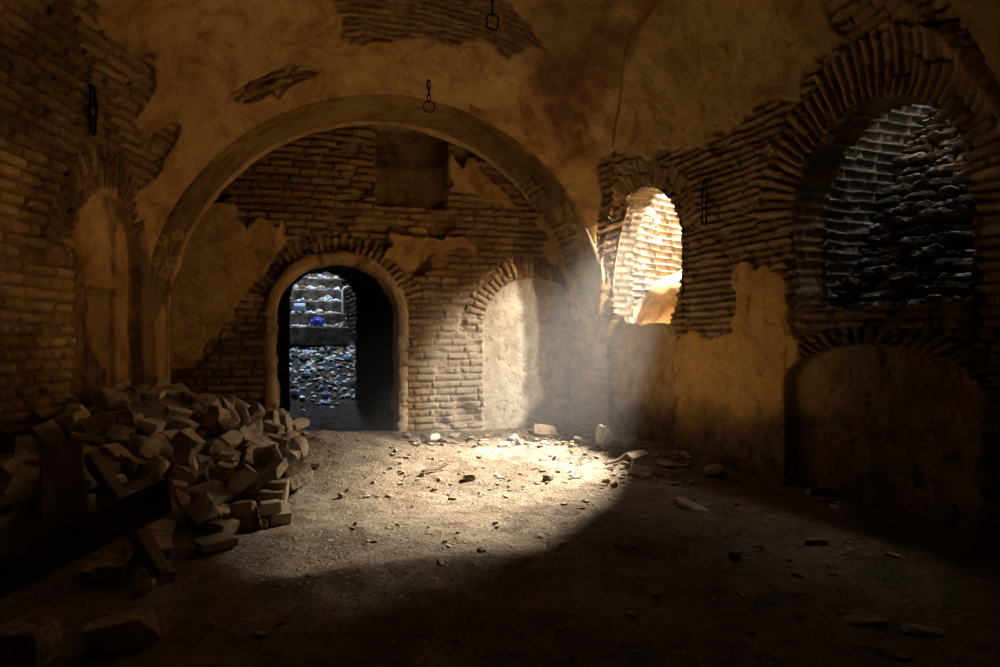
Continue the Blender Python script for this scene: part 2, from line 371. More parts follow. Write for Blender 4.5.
def roll_relief(D, Q, P):
    px_, py_ = proj(P)
    brk = sst(0.60, 0.66, fbm(D * 2.6, D * 0 + 1.3, 57, 3))
    gap = sst(415, 430, px_) * sst(470, 450, px_) + sst(222, 230, px_) * sst(250, 240, px_) * 0.7
    return 0.014 * (fbm(D * 9, Q * 20, 58, 3) - 0.5) - 0.012 * brk - 0.02 * gap * fbm(D * 20, Q * 10, 59, 2), at(plaster=1.0, pale=0.12)
rp = [(0.045 * math.cos(t) - DEEP + 0.01, -0.05 - 0.045 * math.sin(t)) for t in np.linspace(-0.4, PI * 0.62, 10)]
sweep('trim_2', ARCH, AOUT, rp[::-1], M['masonry'], roll_relief, flip=True,
      label='rounded plaster roll along the back edge of the broad arch')

# ================================================================== the left wall
u, z = np.meshgrid(lin(-0.10, LL, 0.0125), lin(-0.45, 4.7, 0.0125), indexing='ij')
px, py = ptsof(LEFT, u, z)
jx = px + 18 * (fbm(u * 5, z * 5, 103, 4) - 0.5); jy = py + 18 * (fbm(u * 5, z * 5, 104, 4) - 0.5)
h, m, r = bricks(u, z, 0.092, 0.30, 111, 0.015, 0.04, 1.15)
ln, _ = LEFT.hit(76, 320); lf, _ = LEFT.hit(141, 320); _, ltop = LEFT.hit(122, 199)
LC, LRAD = (ln + lf) / 2, (ln - lf) / 2; LSTR = 1.15; LSP = ltop - LRAD * LSTR
vh, vm, vr, ring = voussoirs(u, z, LC, LSP, LRAD + 0.01, 0.34, 121, LSTR); ring &= z > LSP
h = np.where(ring, vh, h); m = np.where(ring, vm, m); r = np.where(ring, vr, r)
nsd = arch_sd(u, z, LC, LSP, LRAD, -1, LSTR)
nin = sst(0.02, -0.012, nsd + 0.025 * (fbm(u * 9, z * 9, 171, 3) - 0.5))
ph = 0.03 * (fbm(u * 3, z * 3, 131, 4) - 0.5) + 0.008 * (fbm(u * 22, z * 22, 132, 3) - 0.5)
a0, az = LEFT.hit(128, 290); a1, _ = LEFT.hit(96, 290)
inner = sst(0.02, -0.02, np.maximum(np.maximum(a0 - u, u - a1), z - az) + 0.03 * (fbm(u * 6, z * 6, 133, 3) - 0.5))
h = h * (1 - nin) + nin * (-0.11 + ph - 0.05 * inner)
side = blur((jx > 138).astype(float), 2) * (1 - nin)
h = h * (1 - side) + side * (0.02 + ph * 0.5)
h = h + 0.06 * (fbm(u * 1.3, z * 1.3, 191, 3) - 0.5) * (1 - nin)
pl = np.maximum(sst(0.06, 0.03, nsd + 0.025 * (fbm(u * 9, z * 9, 171, 3) - 0.5)), side)
luc = np.sqrt(np.maximum(0.0, 1 - (1 - 2 * np.clip(u, 0, LL) / LL) ** 2)) * RISE + Z0
h = h + 0.12 * sst(0.5, -0.1, luc - z) ** 2 * sst(0.9, 1.6, u)
lun = np.sqrt(np.maximum(0.0, 1 - (1 - 2 * np.clip(u, 0, LL) / LL) ** 2)) * RISE + Z0 + 0.75
left = grid('wall_left', LEFT.P(u, z, h), M['masonry'], at(joint=m, rnd=r, plaster=pl, soot=np.clip(nin * (0.25 + 0.6 * sst(0.45, 0.6, fbm(u * 3, z * 1.5, 195, 4))) + 0.3 * inner, 0, 1) + 0.7 * sst(0.40, 0.6, fbm(u * 1.4, z * 1.4, 193, 5)) * (1 - nin)), z < lun, flip=True)  # random dark patches also paint the dimmer light on this wall
tag(left, 'rough brick left wall with a tall plastered niche', kind='structure')

# ================================================================== the right wall with its two openings
u, z = np.meshgrid(lin(-0.10, LR + 0.25, 0.0125), lin(-0.45, 4.7, 0.0125), indexing='ij')
px, py = ptsof(RIGHT, u, z)
jx = px + 20 * (fbm(u * 5, z * 5, 203, 4) - 0.5); jy = py + 20 * (fbm(u * 5, z * 5, 204, 4) - 0.5)
h, m, r = bricks(u, z, 0.068, 0.24, 211, 0.012, 0.034, 1.15)
W1C, W1R, W1Z = 0.81, 0.77, 1.98
W1S = 1.0
W2C, W2R, W2Z = 3.83, 0.72, 2.03
W2S = 1.0
W1B, W2B = 1.22, 1.30
for (cc, cz, rr_, st, ww, sd, lo) in ((W1C, W1Z, W1R, W1S, 0.30, 221, 0.15), (W2C, W2Z, W2R, W2S, 0.40, 222, -0.1)):
    vh, vm, vr, ring = voussoirs(u, z, cc, cz, rr_ + 0.01, ww, sd, st, 0.078); ring &= z > cz + lo
    h = np.where(ring, vh + 0.03 * (ww > 0.35), h); m = np.where(ring, vm, m); r = np.where(ring, vr, r)
# walled-up segmental arch under the second opening
b0, _ = RIGHT.hit(788, 450); b1, _ = RIGHT.hit(976, 450); _, btop = RIGHT.hit(872, 345)
BC, BRD = (b0 + b1) / 2, (b1 - b0) / 2; BST = 0.42; BSP = btop - BRD * BST
vh, vm, vr, ring = voussoirs(u, z, BC, BSP, BRD + 0.01, 0.30, 223, BST, 0.1); ring &= z > BSP + 0.02
h = np.where(ring, vh, h); m = np.where(ring, vm, m); r = np.where(ring, vr, r)
bsd = arch_sd(u, z, BC, BSP, BRD, -1, BST)
bin_ = sst(0.02, -0.015, bsd + 0.03 * (fbm(u * 9, z * 9, 271, 3) - 0.5))
# walled-up panel under the first opening, its right edge an open crack
c1, _ = RIGHT.hit(674, 400)
csd = arch_sd(u, z, (c1 + 0.06) / 2, 1.0, (c1 - 0.06) / 2, -1, 0.75)
cin = sst(0.02, -0.012, csd + 0.03 * (fbm(u * 8, z * 8, 272, 3) - 0.5))
ph = 0.025 * (fbm(u * 3, z * 3, 231, 4) - 0.5) + 0.008 * (fbm(u * 22, z * 22, 232, 3) - 0.5) - 0.012 * sst(0.66, 0.74, fbm(u * 13, z * 13, 233, 3))
pit = np.maximum(bin_, cin)
h = h * (1 - pit) + pit * (-0.10 + ph)
pl = inpoly(jx, jy, [(736, 268), (748, 262), (760, 268), (772, 262), (788, 275), (790, 320), (800, 345), (800, 700), (674, 700), (674, 345), (690, 330), (712, 338), (735, 330)])
pl |= inpoly(jx, jy, [(560, 175), (600, 160), (614, 158), (640, 150), (655, 156), (668, 150), (700, 146), (706, 136), (740, 130), (762, 104), (800, 98), (812, 74), (842, 56), (856, 40), (852, 0), (852, -200), (560, -200)])
pl |= inpoly(jx, jy, [(590, 330), (600, 200), (604, 190), (608, 300), (616, 345)])
pl = blur(pl.astype(float), 2) * (1 - pit)
h = h * (1 - pl) + pl * (0.02 + ph)
h = h + 0.06 * (fbm(u * 1.3, z * 1.3, 291, 3) - 0.5)
w1 = arch_sd(u, z, W1C, W1Z, W1R, W1B, W1S) + 0.06 * (fbm(u * 6, z * 6, 273, 3) - 0.5)
w1 = np.maximum(w1, np.hypot((u - W1C) / 1.0, (np.minimum(z, 2.0) - 2.0) / 1.25) - W1R - 0.02 + 0.03 * (fbm(u * 6, z * 6, 275, 3) - 0.5))
w2 = arch_sd(u, z, W2C, W2Z, W2R, W2B, W2S) + 0.05 * (fbm(u * 6, z * 6, 274, 3) - 0.5)
lunr = np.sqrt(np.maximum(0.0, 1 - (1 - 2 * np.clip(u, 0, LR) / LR) ** 2)) * RISE + Z0 + 0.75
Lc = np.clip(0.75 * np.minimum(u, LR - u) / 1.5, 0.1, 0.75)
h = h + 0.30 * Lc * np.clip(1.1 - (lunr - 0.75 - z) / Lc, 0, 1.6) ** 2
lunr = np.where(u > LR, 9, lunr)
pale = 0.12 * cin
ochre = pl * sst(240, 300, py) * sst(440, 380, jy) * sst(670, 690, px) * sst(830, 780, px)
red = (0.6 * inpoly(jx, jy, [(664, 190), (700, 175), (738, 178), (720, 196), (690, 205), (672, 205)]))
red = np.maximum(red, 0.9 * blur(inpoly(jx + 26 * (fbm(u * 3, z * 3, 297, 4) - 0.5), jy + 26 * (fbm(u * 3, z * 3, 298, 4) - 0.5), [(560, 70), (590, 30), (640, 0), (705, -30), (690, 25), (655, 62), (615, 95), (590, 150), (560, 150)]).astype(float), 5))
soot = 0.6 * sst(420, 470, jy) * np.ones_like(u) + 0.9 * sst(790, 860, jx) * sst(240, 300, jy)  # paints dimness over the lower right bay and darkens the foot
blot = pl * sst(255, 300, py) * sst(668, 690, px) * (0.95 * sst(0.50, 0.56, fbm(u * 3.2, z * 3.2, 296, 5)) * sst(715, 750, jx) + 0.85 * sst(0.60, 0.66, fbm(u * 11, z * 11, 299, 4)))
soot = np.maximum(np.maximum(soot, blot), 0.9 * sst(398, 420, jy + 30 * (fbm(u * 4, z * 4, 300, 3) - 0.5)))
shade_stain = np.clip(soot, 0, 1)
right = grid('wall_right', RIGHT.P(u, z, h), M['masonry'], at(joint=m, rnd=r, plaster=np.maximum(pl, pit), pale=pale, red=red, soot=shade_stain, ring=0.0, ochre=ochre), (z < lunr) & (w1 > 0) & (w2 > 0))
tag(right, 'brick right wall with two arched light openings and sunk panels', kind='structure')

# reveals of the openings through the thickness of the wall
def brick_relief(seed, amp=1.0, **kw):
    def f(D, Q, P):
        b, mm, rr = bricks(Q, D, 0.088, 0.28, seed)
        return b * amp + 0.03 * (fbm(D * 3, Q * 3, seed + 7, 3) - 0.5), at(joint=mm, rnd=rr, **kw)
    return f
sweep('window_1', RIGHT, outline(W1C, W1Z, W1R + 0.01, W1B - 0.4, 0.02, W1S), [(-x, 0.02) for x in np.arange(-0.005, 0.37, 0.0175)], M['shaft'], brick_relief(301),
      label='arched light opening nearest the broad arch, flooded with daylight')
sweep('window_2', RIGHT, outline(W2C, W2Z, W2R + 0.01, W2B - 0.3, 0.02, W2S), [(-x, 0.02) for x in np.arange(-0.005, 0.37, 0.0175)], M['masonry'], brick_relief(302, soot=0.3),
      label='large dark arched opening high on the right wall with sloping brick')

def panel(name, A, du, dv, nu, nv, seed, mat, flip, label, amp=1.0, plasterfn=None, hb=0.088, bulge=None, **kw):
    """a displaced masonry face from corner A along vectors du (courses) and dv (up)"""
    a = np.linspace(0, 1, nu)[:, None, None]; b = np.linspace(0, 1, nv)[None, :, None]
    A, du, dv = np.array(A, float), np.array(du, float), np.array(dv, float)
    P = A + du * a + dv * b
    U = (a * np.linalg.norm(du))[..., 0] + 0 * b[..., 0]; V = (b * np.linalg.norm(dv))[..., 0] + 0 * a[..., 0]
    hh, mm, rr = bricks(U, V, hb, 0.28, seed, 0.015, 0.045, 1.3)
    hh = hh * amp + 0.08 * (fbm(U * 1.6, V * 1.6, seed + 3, 3) - 0.5)
    d = at(joint=mm, rnd=rr, **kw)
    if plasterfn is not None:
        pm = plasterfn(U, V); hh = hh * (1 - pm) + pm * 0.03 * (fbm(U * 4, V * 4, seed + 4, 4)); d['plaster'] = pm
    if bulge is not None: hh = hh + bulge(U, V)
    N = np.cross(du, dv); N /= np.linalg.norm(N)
    if flip: N = -N
    return tag(grid(name, P + N * hh[..., None], mat, d, None, flip), label, kind='structure')
def rp3(s, out, z): p = RIGHT.O + RIGHT.e * s - RIGHT.n * out; return np.array([p[0], p[1], z])
def splay(lo, hi): return lambda U, V: None
# shaft behind window 1
T1 = 3.45
far0 = W1C - W1R - 0.03
panel('wall_shaft_1', rp3(far0, 0.33, 0.7), rp3(far0 - 0.95, 2.5, 0.7) - rp3(far0, 0.33, 0.7), (0, 0, T1 - 0.7), 180, 220, 311, M['shaft'], True, 'sunlit brick side of the first light shaft',
      plasterfn=lambda U, V: blur(((fbm(U * 3, V * 3, 312, 4) + 0.5 * sst(0.9, 0.2, V - 0.6)) > 0.97).astype(float), 1))
near0 = W1C + W1R + 0.03
panel('wall_shaft_2', rp3(near0, 0.33, 0.7), rp3(near0 + 1.36, 1.25, 0.7) - rp3(near0, 0.33, 0.7), (0, 0, T1 - 0.7), 60, 60, 313, M['shaft'], False, 'near brick side of the first light shaft')
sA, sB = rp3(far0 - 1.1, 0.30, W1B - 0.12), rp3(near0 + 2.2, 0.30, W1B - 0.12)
panel('trim_3', sA, sB - sA, rp3(far0 - 1.1, 2.6, 3.0) - sA, 150, 170, 314, M['masonry'], False, 'sloping plastered sill of the first light shaft', amp=0.5, soot=0.25, bulge=lambda U, V: 0.20 * np.exp(-((V - 0.75) / 0.4) ** 2),  # brown plaster darkened for shade; bulge added to block light
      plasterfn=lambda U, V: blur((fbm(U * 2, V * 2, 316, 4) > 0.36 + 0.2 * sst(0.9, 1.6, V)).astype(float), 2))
# chute behind window 2: a steep stepped brick slope
T2 = 3.5
far2 = W2C - W2R - 0.03; near2 = W2C + W2R + 0.03
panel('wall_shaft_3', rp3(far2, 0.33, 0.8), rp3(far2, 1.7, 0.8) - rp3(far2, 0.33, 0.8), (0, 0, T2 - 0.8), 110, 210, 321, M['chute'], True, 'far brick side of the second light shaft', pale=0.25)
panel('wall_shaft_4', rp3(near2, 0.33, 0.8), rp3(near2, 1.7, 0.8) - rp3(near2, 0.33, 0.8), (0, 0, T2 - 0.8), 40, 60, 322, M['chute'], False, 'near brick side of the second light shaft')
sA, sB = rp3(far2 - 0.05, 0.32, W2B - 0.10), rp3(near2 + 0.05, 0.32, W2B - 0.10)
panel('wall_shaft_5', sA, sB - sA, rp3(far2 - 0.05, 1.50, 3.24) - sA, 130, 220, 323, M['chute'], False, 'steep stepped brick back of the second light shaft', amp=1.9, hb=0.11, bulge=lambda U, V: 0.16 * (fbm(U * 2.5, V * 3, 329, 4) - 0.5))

# ================================================================== the vault
def sinsp(n): return np.sin(np.linspace(-PI / 2, PI / 2, n))
nu_, nv_ = 400, 400
a, b = np.meshgrid(sinsp(nu_), sinsp(nv_), indexing='ij')           # a: left to right, b: front (-1) to back (+1)
def plan(a, b):
    wa = (a + 1) / 2; wb = (b + 1) / 2
    X = [(FL[i] * (1 - wa) + FR[i] * wa) * (1 - wb) + (BL[i] * (1 - wa) + BR[i] * wa) * wb for i in (0, 1)]
    return X
X, Y = plan(a * 1.025, b)
Z = Z0 + RISE * np.sqrt(np.maximum(0, 2 - a * a - b * b))
P = np.stack([X, Y, Z], -1)
px, py = proj(P)
wx, wy = a * 2.6, b * 2.5
jx = px + 24 * (fbm(wx * 4, wy * 4, 403, 4) - 0.5); jy = py + 24 * (fbm(wx * 4, wy * 4, 404, 4) - 0.5)
bk = inpoly(jx, jy, [(326, -40), (338, 18), (336, 34), (370, 44), (420, 42), (450, 37), (498, 42), (514, 56), (522, 44), (545, 52), (528, 26), (505, 0), (500, -40)])
bk |= inpoly(jx, jy, [(226, 104), (252, 78), (292, 66), (322, 70), (306, 82), (264, 98), (240, 106)])
lb_ = inpoly(jx, jy, [(-200, -200), (104, -200), (96, 0), (100, 30), (118, 38), (122, 54), (154, 54), (154, 98), (130, 124), (152, 140), (180, 122), (186, 134), (168, 160), (160, 175), (140, 190), (120, 210), (-200, 300)])
rb_ = inpoly(jx, jy, [(600, 165), (614, 158), (640, 150), (655, 156), (668, 150), (700, 146), (706, 136), (740, 130), (762, 104), (800, 98), (812, 74), (842, 56), (856, 40), (852, 0), (852, -200), (1300, -200), (1300, 300), (600, 300)])
brk = (bk | lb_ | rb_).astype(float)
brk = blur(brk, 1)
Ls = Z * 1.0
bu = np.where(np.abs(a) > np.abs(b), wy, wx); bv = np.where(lb_ | rb_, Z + 0.4 * np.abs(1 - np.abs(a)) * 2.6, wy)
hb_, mb_, rb2 = bricks(np.where(lb_ | rb_, wy, wx), bv, 0.092, 0.30, 411, 0.013, 0.04)
hs_, ms_, rs_ = bricks(wx, wy + 0.06 * (fbm(wx * 2, wy * 2, 415, 3) - 0.5), 0.058, 0.24, 412, 0.011, 0.03, 1.4)
hb_ = np.where(bk, hs_, hb_); mb_ = np.where(bk, ms_, mb_); rb2 = np.where(bk, rs_, rb2)
ph = 0.03 * (fbm(wx * 2, wy * 2, 431, 4) - 0.5) + 0.007 * (fbm(wx * 16, wy * 16, 432, 3) - 0.5)
deep = np.where(bk, 0.004, 0.0)
disp = brk * (hb_ * np.where(bk, 1.0, 1.0) + deep) + (1 - brk) * (0.012 + ph)
N = normals(P); N = np.where((N[..., 2:3] > 0), -N, N)
N[:, :2] = 0; N[:, -2:] = 0; N[:2] *= 0.0; N[-2:] *= 0.0
red = inpoly(jx + 30 * (fbm(wx * 3, wy * 3, 440, 4) - 0.5), jy + 30 * (fbm(wx * 3, wy * 3, 441, 4) - 0.5), [(530, 40), (560, 70), (590, 30), (640, 0), (700, -20), (680, 30), (650, 60), (610, 90), (590, 150), (560, 150), (500, 122), (455, 116), (460, 104), (520, 110), (530, 80)])
red = blur(red.astype(float), 5) * (0.5 + 0.5 * sst(0.35, 0.6, fbm(wx * 6 + wy * 3, wy * 9, 442, 3)))
soot = blur(inpoly(jx, jy, [(505, 20), (545, 0), (640, -30), (600, 40), (585, 90), (600, 150), (575, 165), (548, 120), (530, 80)]).astype(float), 6) * 0.28
soot = np.maximum(soot, 0.35 * blur(inpoly(jx, jy, [(640, 20), (720, 0), (760, 30), (720, 60), (680, 50)]).astype(float), 5))
ceil = grid('ceiling', P + N * disp[..., None], M['masonry'], at(joint=mb_, rnd=rb2, plaster=1 - brk, red=red, soot=soot), None, flip=True)
tag(ceil, 'plastered brick vault over the chamber', kind='structure')

# ================================================================== the chamber behind the photographer (closes the room)
t = np.linspace(-1, 1, 61)
X0, Y0 = plan(t, -np.ones_like(t)); Zf = Z0 + RISE * np.sqrt(np.maximum(0, 1 - t * t))
prof_x = np.concatenate([[X0[0]], X0, [X0[-1]]]); prof_y = np.concatenate([[Y0[0]], Y0, [Y0[-1]]]); prof_z = np.concatenate([[-0.3], Zf, [-0.3]])
k = np.linspace(0, 1, 30)[None, :]
P = np.stack([prof_x[:, None] + 0 * k, prof_y[:, None] * (1 - k) + k * (-3.2), prof_z[:, None] + 0 * k], -1)
tag(grid('ceiling_rear', P, M['masonry'], at(plaster=1.0, soot=0.3), None), 'plain vault behind the viewpoint', kind='structure')
tag(grid('wall_rear', np.stack(np.meshgrid(np.linspace(-4.2, 4.2, 12), [-3.15], np.linspace(-0.3, 4.2, 10), indexing='ij'), -1)[:, 0], M['masonry'], at(plaster=1.0, soot=0.3), None), 'plain wall behind the viewpoint', kind='structure')

# ================================================================== the earth floor
def gz(x, y, cx, cy, sx, sy, rot=0.0):
    c, s = math.cos(rot), math.sin(rot); dx, dy = x - cx, y - cy
    return np.exp(-(((c * dx + s * dy) / sx) ** 2 + ((-s * dx + c * dy) / sy) ** 2))
def floor_base(x, y):
    """height of the trodden floor, with the mound before the doorway and the earth under the rubble heap"""
    x = np.asarray(x, float); y = np.asarray(y, float)
    z_ = 0.20 * gz(x, y, -1.75, 6.95, 0.85, 0.65) + 0.10 * gz(x, y, -1.2, 6.2, 0.9, 0.7, 0.5)
    z_ = z_ + 0.62 * gz(x, y, -3.45, 6.45, 0.95, 1.1) + 0.30 * gz(x, y, -2.9, 5.3, 0.75, 1.0) + 0.20 * gz(x, y, -2.6, 4.4, 0.6, 0.8)
    z_ = z_ + 0.07 * gz(x, y, -0.2, 8.1, 1.4, 0.35, 0.31) + 0.04 * gz(x, y, 1.25, 7.4, 0.7, 0.5, 0.3)
    z_ = z_ + 0.05 * gz(x, y, -0.7, 3.45, 0.9, 0.16, 0.35) + 0.06 * gz(x, y, -1.0, 4.15, 0.7, 0.22, 0.45)
    z_ = z_ + 0.07 * (fbm(x * 0.7, y * 0.7, 501, 3) - 0.5)
    dd = (x - BACK.O[0]) * no[0] + (y - BACK.O[1]) * no[1]
    z_ = z_ - 0.10 * sst(0.15, 0.7, dd)
    return z_ - 0.11
def floor_z(x, y):
    x = np.asarray(x, float); y = np.asarray(y, float)
    z_ = floor_base(x, y)
    lump = 0.05 * (fbm(x * 3, y * 3, 511, 4) - 0.5) + 0.02 * (fbm(x * 11, y * 11, 521, 3) - 0.5) + 0.010 * (fbm(x * 34, y * 34, 531, 2) - 0.5)
    rub = np.clip(gz(x, y, -0.1, 7.7, 1.7, 0.5, 0.31) + gz(x, y, -2.2, 5.9, 0.7, 0.9) + gz(x, y, 1.0, 6.6, 0.8, 0.7), 0, 1)
    return z_ + lump + rub * 0.035 * (sst(0.5, 0.75, fbm(x * 8, y * 8, 541, 3)))
fx, fy = np.meshgrid(lin(-4.6, 3.6, 0.022), lin(-3.3, 9.3, 0.022), indexing='ij')
fz = floor_z(fx, fy)
_fz = fz
def floor_z(x, y):
    i = np.clip((np.asarray(x, float) + 4.6) / 0.022, 0, _fz.shape[0] - 1.001); j = np.clip((np.asarray(y, float) + 3.3) / 0.022, 0, _fz.shape[1] - 1.001)
    i0 = np.floor(i).astype(int); j0 = np.floor(j).astype(int); a_, b_ = i - i0, j - j0
    return (_fz[i0, j0] * (1 - a_) + _fz[i0 + 1, j0] * a_) * (1 - b_) + (_fz[i0, j0 + 1] * (1 - a_) + _fz[i0 + 1, j0 + 1] * a_) * b_
shade_stain = 0.8 * sst(0.7, 1.7, fx - 0.25 * (7 - fy)) * sst(7.5, 6.2, fy) + 0.3 * sst(0.5, 0.65, fbm(fx * 0.8, fy * 0.8, 551, 3))  # paints shade along the right side, plus random damp patches
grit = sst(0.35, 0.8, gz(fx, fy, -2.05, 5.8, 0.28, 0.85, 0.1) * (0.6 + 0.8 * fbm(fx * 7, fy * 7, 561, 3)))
grit = np.maximum(grit, 0.6 * sst(0.62, 0.75, fbm(fx * 2.5, fy * 2.5, 562, 4)))
flo = grid('floor', np.stack([fx, fy, fz], -1), M['floor'], dict(shade_stain=np.clip(shade_stain, 0, 1), grit=grit))
tag(flo, 'uneven trodden earth floor of the chamber', kind='structure')

# ================================================================== court behind the doorway
def court(a, d, z=0.0):
    p = BACK.O + eb * (DC + a) + no * d
    return np.array([p[0], p[1], z])
PD = 1.5                                                # length of the passage
fl_, fzt = 0, 0
def hit_d(px_, py_, d):
    pln = Plane(BACK.O + no * d, eb, -no); uu_, zz_ = pln.hit(px_, py_); return uu_ - DC, zz_
ea0, _ = hit_d(289, 330, PD); ea1, _ = hit_d(358, 330, PD); _, etop = hit_d(323, 270, PD)
EC, ER = (ea0 + ea1) / 2, (ea1 - ea0) / 2
END = Plane(BACK.O + no * PD + eb * DC, eb, -no)
u, z = np.meshgrid(lin(-1.1, 1.1, 0.02), lin(-0.4, 2.6, 0.02), indexing='ij')
h, m, r = bricks(u, z, 0.088, 0.27, 611)
esd = arch_sd(u, z, EC, etop - ER * 0.9, ER, -2, 0.9) + 0.03 * (fbm(u * 7, z * 7, 612, 2) - 0.5)
tag(grid('wall_passage_end', END.P(u, z, h), M['chute'], at(joint=m, rnd=r, soot=0.6), esd > 0), 'dark wall with the inner doorway at the end of the passage', kind='structure')
sweep('door_1', END, outline(EC, etop - ER * 0.9, ER + 0.01, -0.3, 0.025, 0.9), [(-x, 0.01) for x in np.arange(-0.01, 0.36, 0.025)], M['chute'], brick_relief(613, soot=0.3), label='inner doorway leading to the outdoor steps')
def litter_mat():
    n = NT('strewn_litter')
    a_, b_, c_ = n.noise(14, 6, 0.75, dist=1.2), n.noise(45, 3, 0.6), n.noise(3, 4, 0.5)
    c = n.ramp(b_, [(0.35, (0.035, 0.029, 0.023)), (0.65, (0.10, 0.085, 0.07))])
    c = n.mix(n.math('MULTIPLY', n.rng(n.math('ADD', a_, n.math('MULTIPLY', c_, 0.4)), 0.68, 0.74), n.attr('lit_litter')), c, (0.58, 0.6, 0.64))
    n.color(c); n.bump(n.math('ADD', a_, n.math('MULTIPLY', b_, 0.4)), 1.0, 0.08)
    return n.m
M['litter'] = litter_mat()
a, d = np.meshgrid(lin(-1.2, 1.1, 0.025), lin(0.55, 4.2, 0.025), indexing='ij')
def ramp_z(a, d): return -0.2 + 1.10 * sst(0.7, 4.4, d) * 1.0 + 0.10 * sst(0.5, 1.6, d)
zr = ramp_z(a, d) + 0.10 * (fbm(a * 3, d * 3, 621, 4) - 0.5) + 0.05 * (fbm(a * 10, d * 10, 622, 3) - 0.5)
P = np.stack([court(0, 0)[0] + eb[0] * a + no[0] * d, court(0, 0)[1] + eb[1] * a + no[1] * d, zr], -1)
tag(grid('floor_court', P, M['litter'], dict(lit_litter=0.08 + 0.92 * sst(1.6, 3.0, d)), None), 'rising ground strewn with pale litter behind the doorway', kind='structure')  # pale litter thins toward the doorway, painting the nearer ground's shade
# steps
SD0, SZ0 = 3.6, 1.00                                    # foot of the first riser
STEP_R, STEP_T = 0.235, 0.36
SW0, SW1 = hit_d(281, 300, 4.5)[0], hit_d(344, 300, 4.5)[0]
def stone_mat():
    n = NT('worn_stone'); a_ = n.noise(7, 6, 0.65); b_ = n.noise(50, 4, 0.6)
    n.color(n.mix(n.rng(b_, 0.5, 0.7, 0, 0.6), n.ramp(a_, [(0.36, (0.06, 0.045, 0.033)), (0.5, (0.17, 0.135, 0.10)), (0.64, (0.32, 0.27, 0.22))]), (0.05, 0.038, 0.028))); n.bump(n.math('ADD', a_, b_), 0.5, 0.03)
    return n.m
M['stone'] = stone_mat()
stair = bpy.data.objects.new('stairs', None); COL.objects.link(stair); tag(stair, 'outdoor stone steps covered with litter behind the doorway', 'stairs', kind='structure')
STEPS = []
for i in range(7):
    d0 = SD0 + STEP_T * i; z1 = SZ0 + STEP_R * (i + 1)
    aa, qq = np.meshgrid(lin(SW0 - 0.1 * (i == 0), SW1 - 0.02 * (i % 2), 0.03), np.linspace(0, 1, 31), indexing='ij')
    rise = np.clip(qq / 0.4, 0, 1); run = np.clip((qq - 0.4) / 0.6, 0, 1)
    dd = d0 + run * (STEP_T + 0.1) + 0.02 * (fbm(aa * 4, qq * 4, 631 + i, 3) - 0.5) - 0.03 * np.exp(-((qq - 0.36) / 0.06) ** 2)
    zz = z1 - STEP_R * 1.3 * (1 - rise) + 0.03 * (fbm(aa * 5, qq * 6, 641 + i, 3) - 0.5)
    P = np.stack([court(0, 0)[0] + eb[0] * aa + no[0] * dd, court(0, 0)[1] + eb[1] * aa + no[1] * dd, zz], -1)
    grid('step', P, M['stone'], None, None, parent=stair)
    STEPS.append((d0, z1))
# court walls
def cpanel(name, a0, d0, a1, d1, z0_, z1_, seed, label, flip):
    A = court(a0, d0, z0_); B = court(a1, d1, z0_)
    return panel(name, A, B - A, (0, 0, z1_ - z0_), 90, 90, seed, M['chute'], flip, label)
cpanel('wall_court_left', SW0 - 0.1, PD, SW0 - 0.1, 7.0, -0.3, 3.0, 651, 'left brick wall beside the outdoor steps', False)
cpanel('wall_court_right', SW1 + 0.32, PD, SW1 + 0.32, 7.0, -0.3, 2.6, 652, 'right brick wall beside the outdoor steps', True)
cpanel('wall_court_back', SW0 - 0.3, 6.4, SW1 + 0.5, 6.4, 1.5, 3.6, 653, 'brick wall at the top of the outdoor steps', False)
# unseen slab added to shade the near end of the court
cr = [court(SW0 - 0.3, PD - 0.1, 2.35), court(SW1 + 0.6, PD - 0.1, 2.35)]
panel('court_shade_slab', cr[0], cr[1] - cr[0], court(SW0 - 0.3, 2.7, 2.6) - cr[0], 40, 40, 655, M['chute'], True, 'added unseen slab shading the ground before the outdoor steps')
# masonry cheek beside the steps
cpanel('wall_cheek', SW1 + 0.14, 3.7, SW1 + 0.14, 6.2, 0.9, 2.15, 654, 'low masonry cheek at the right of the outdoor steps', True)
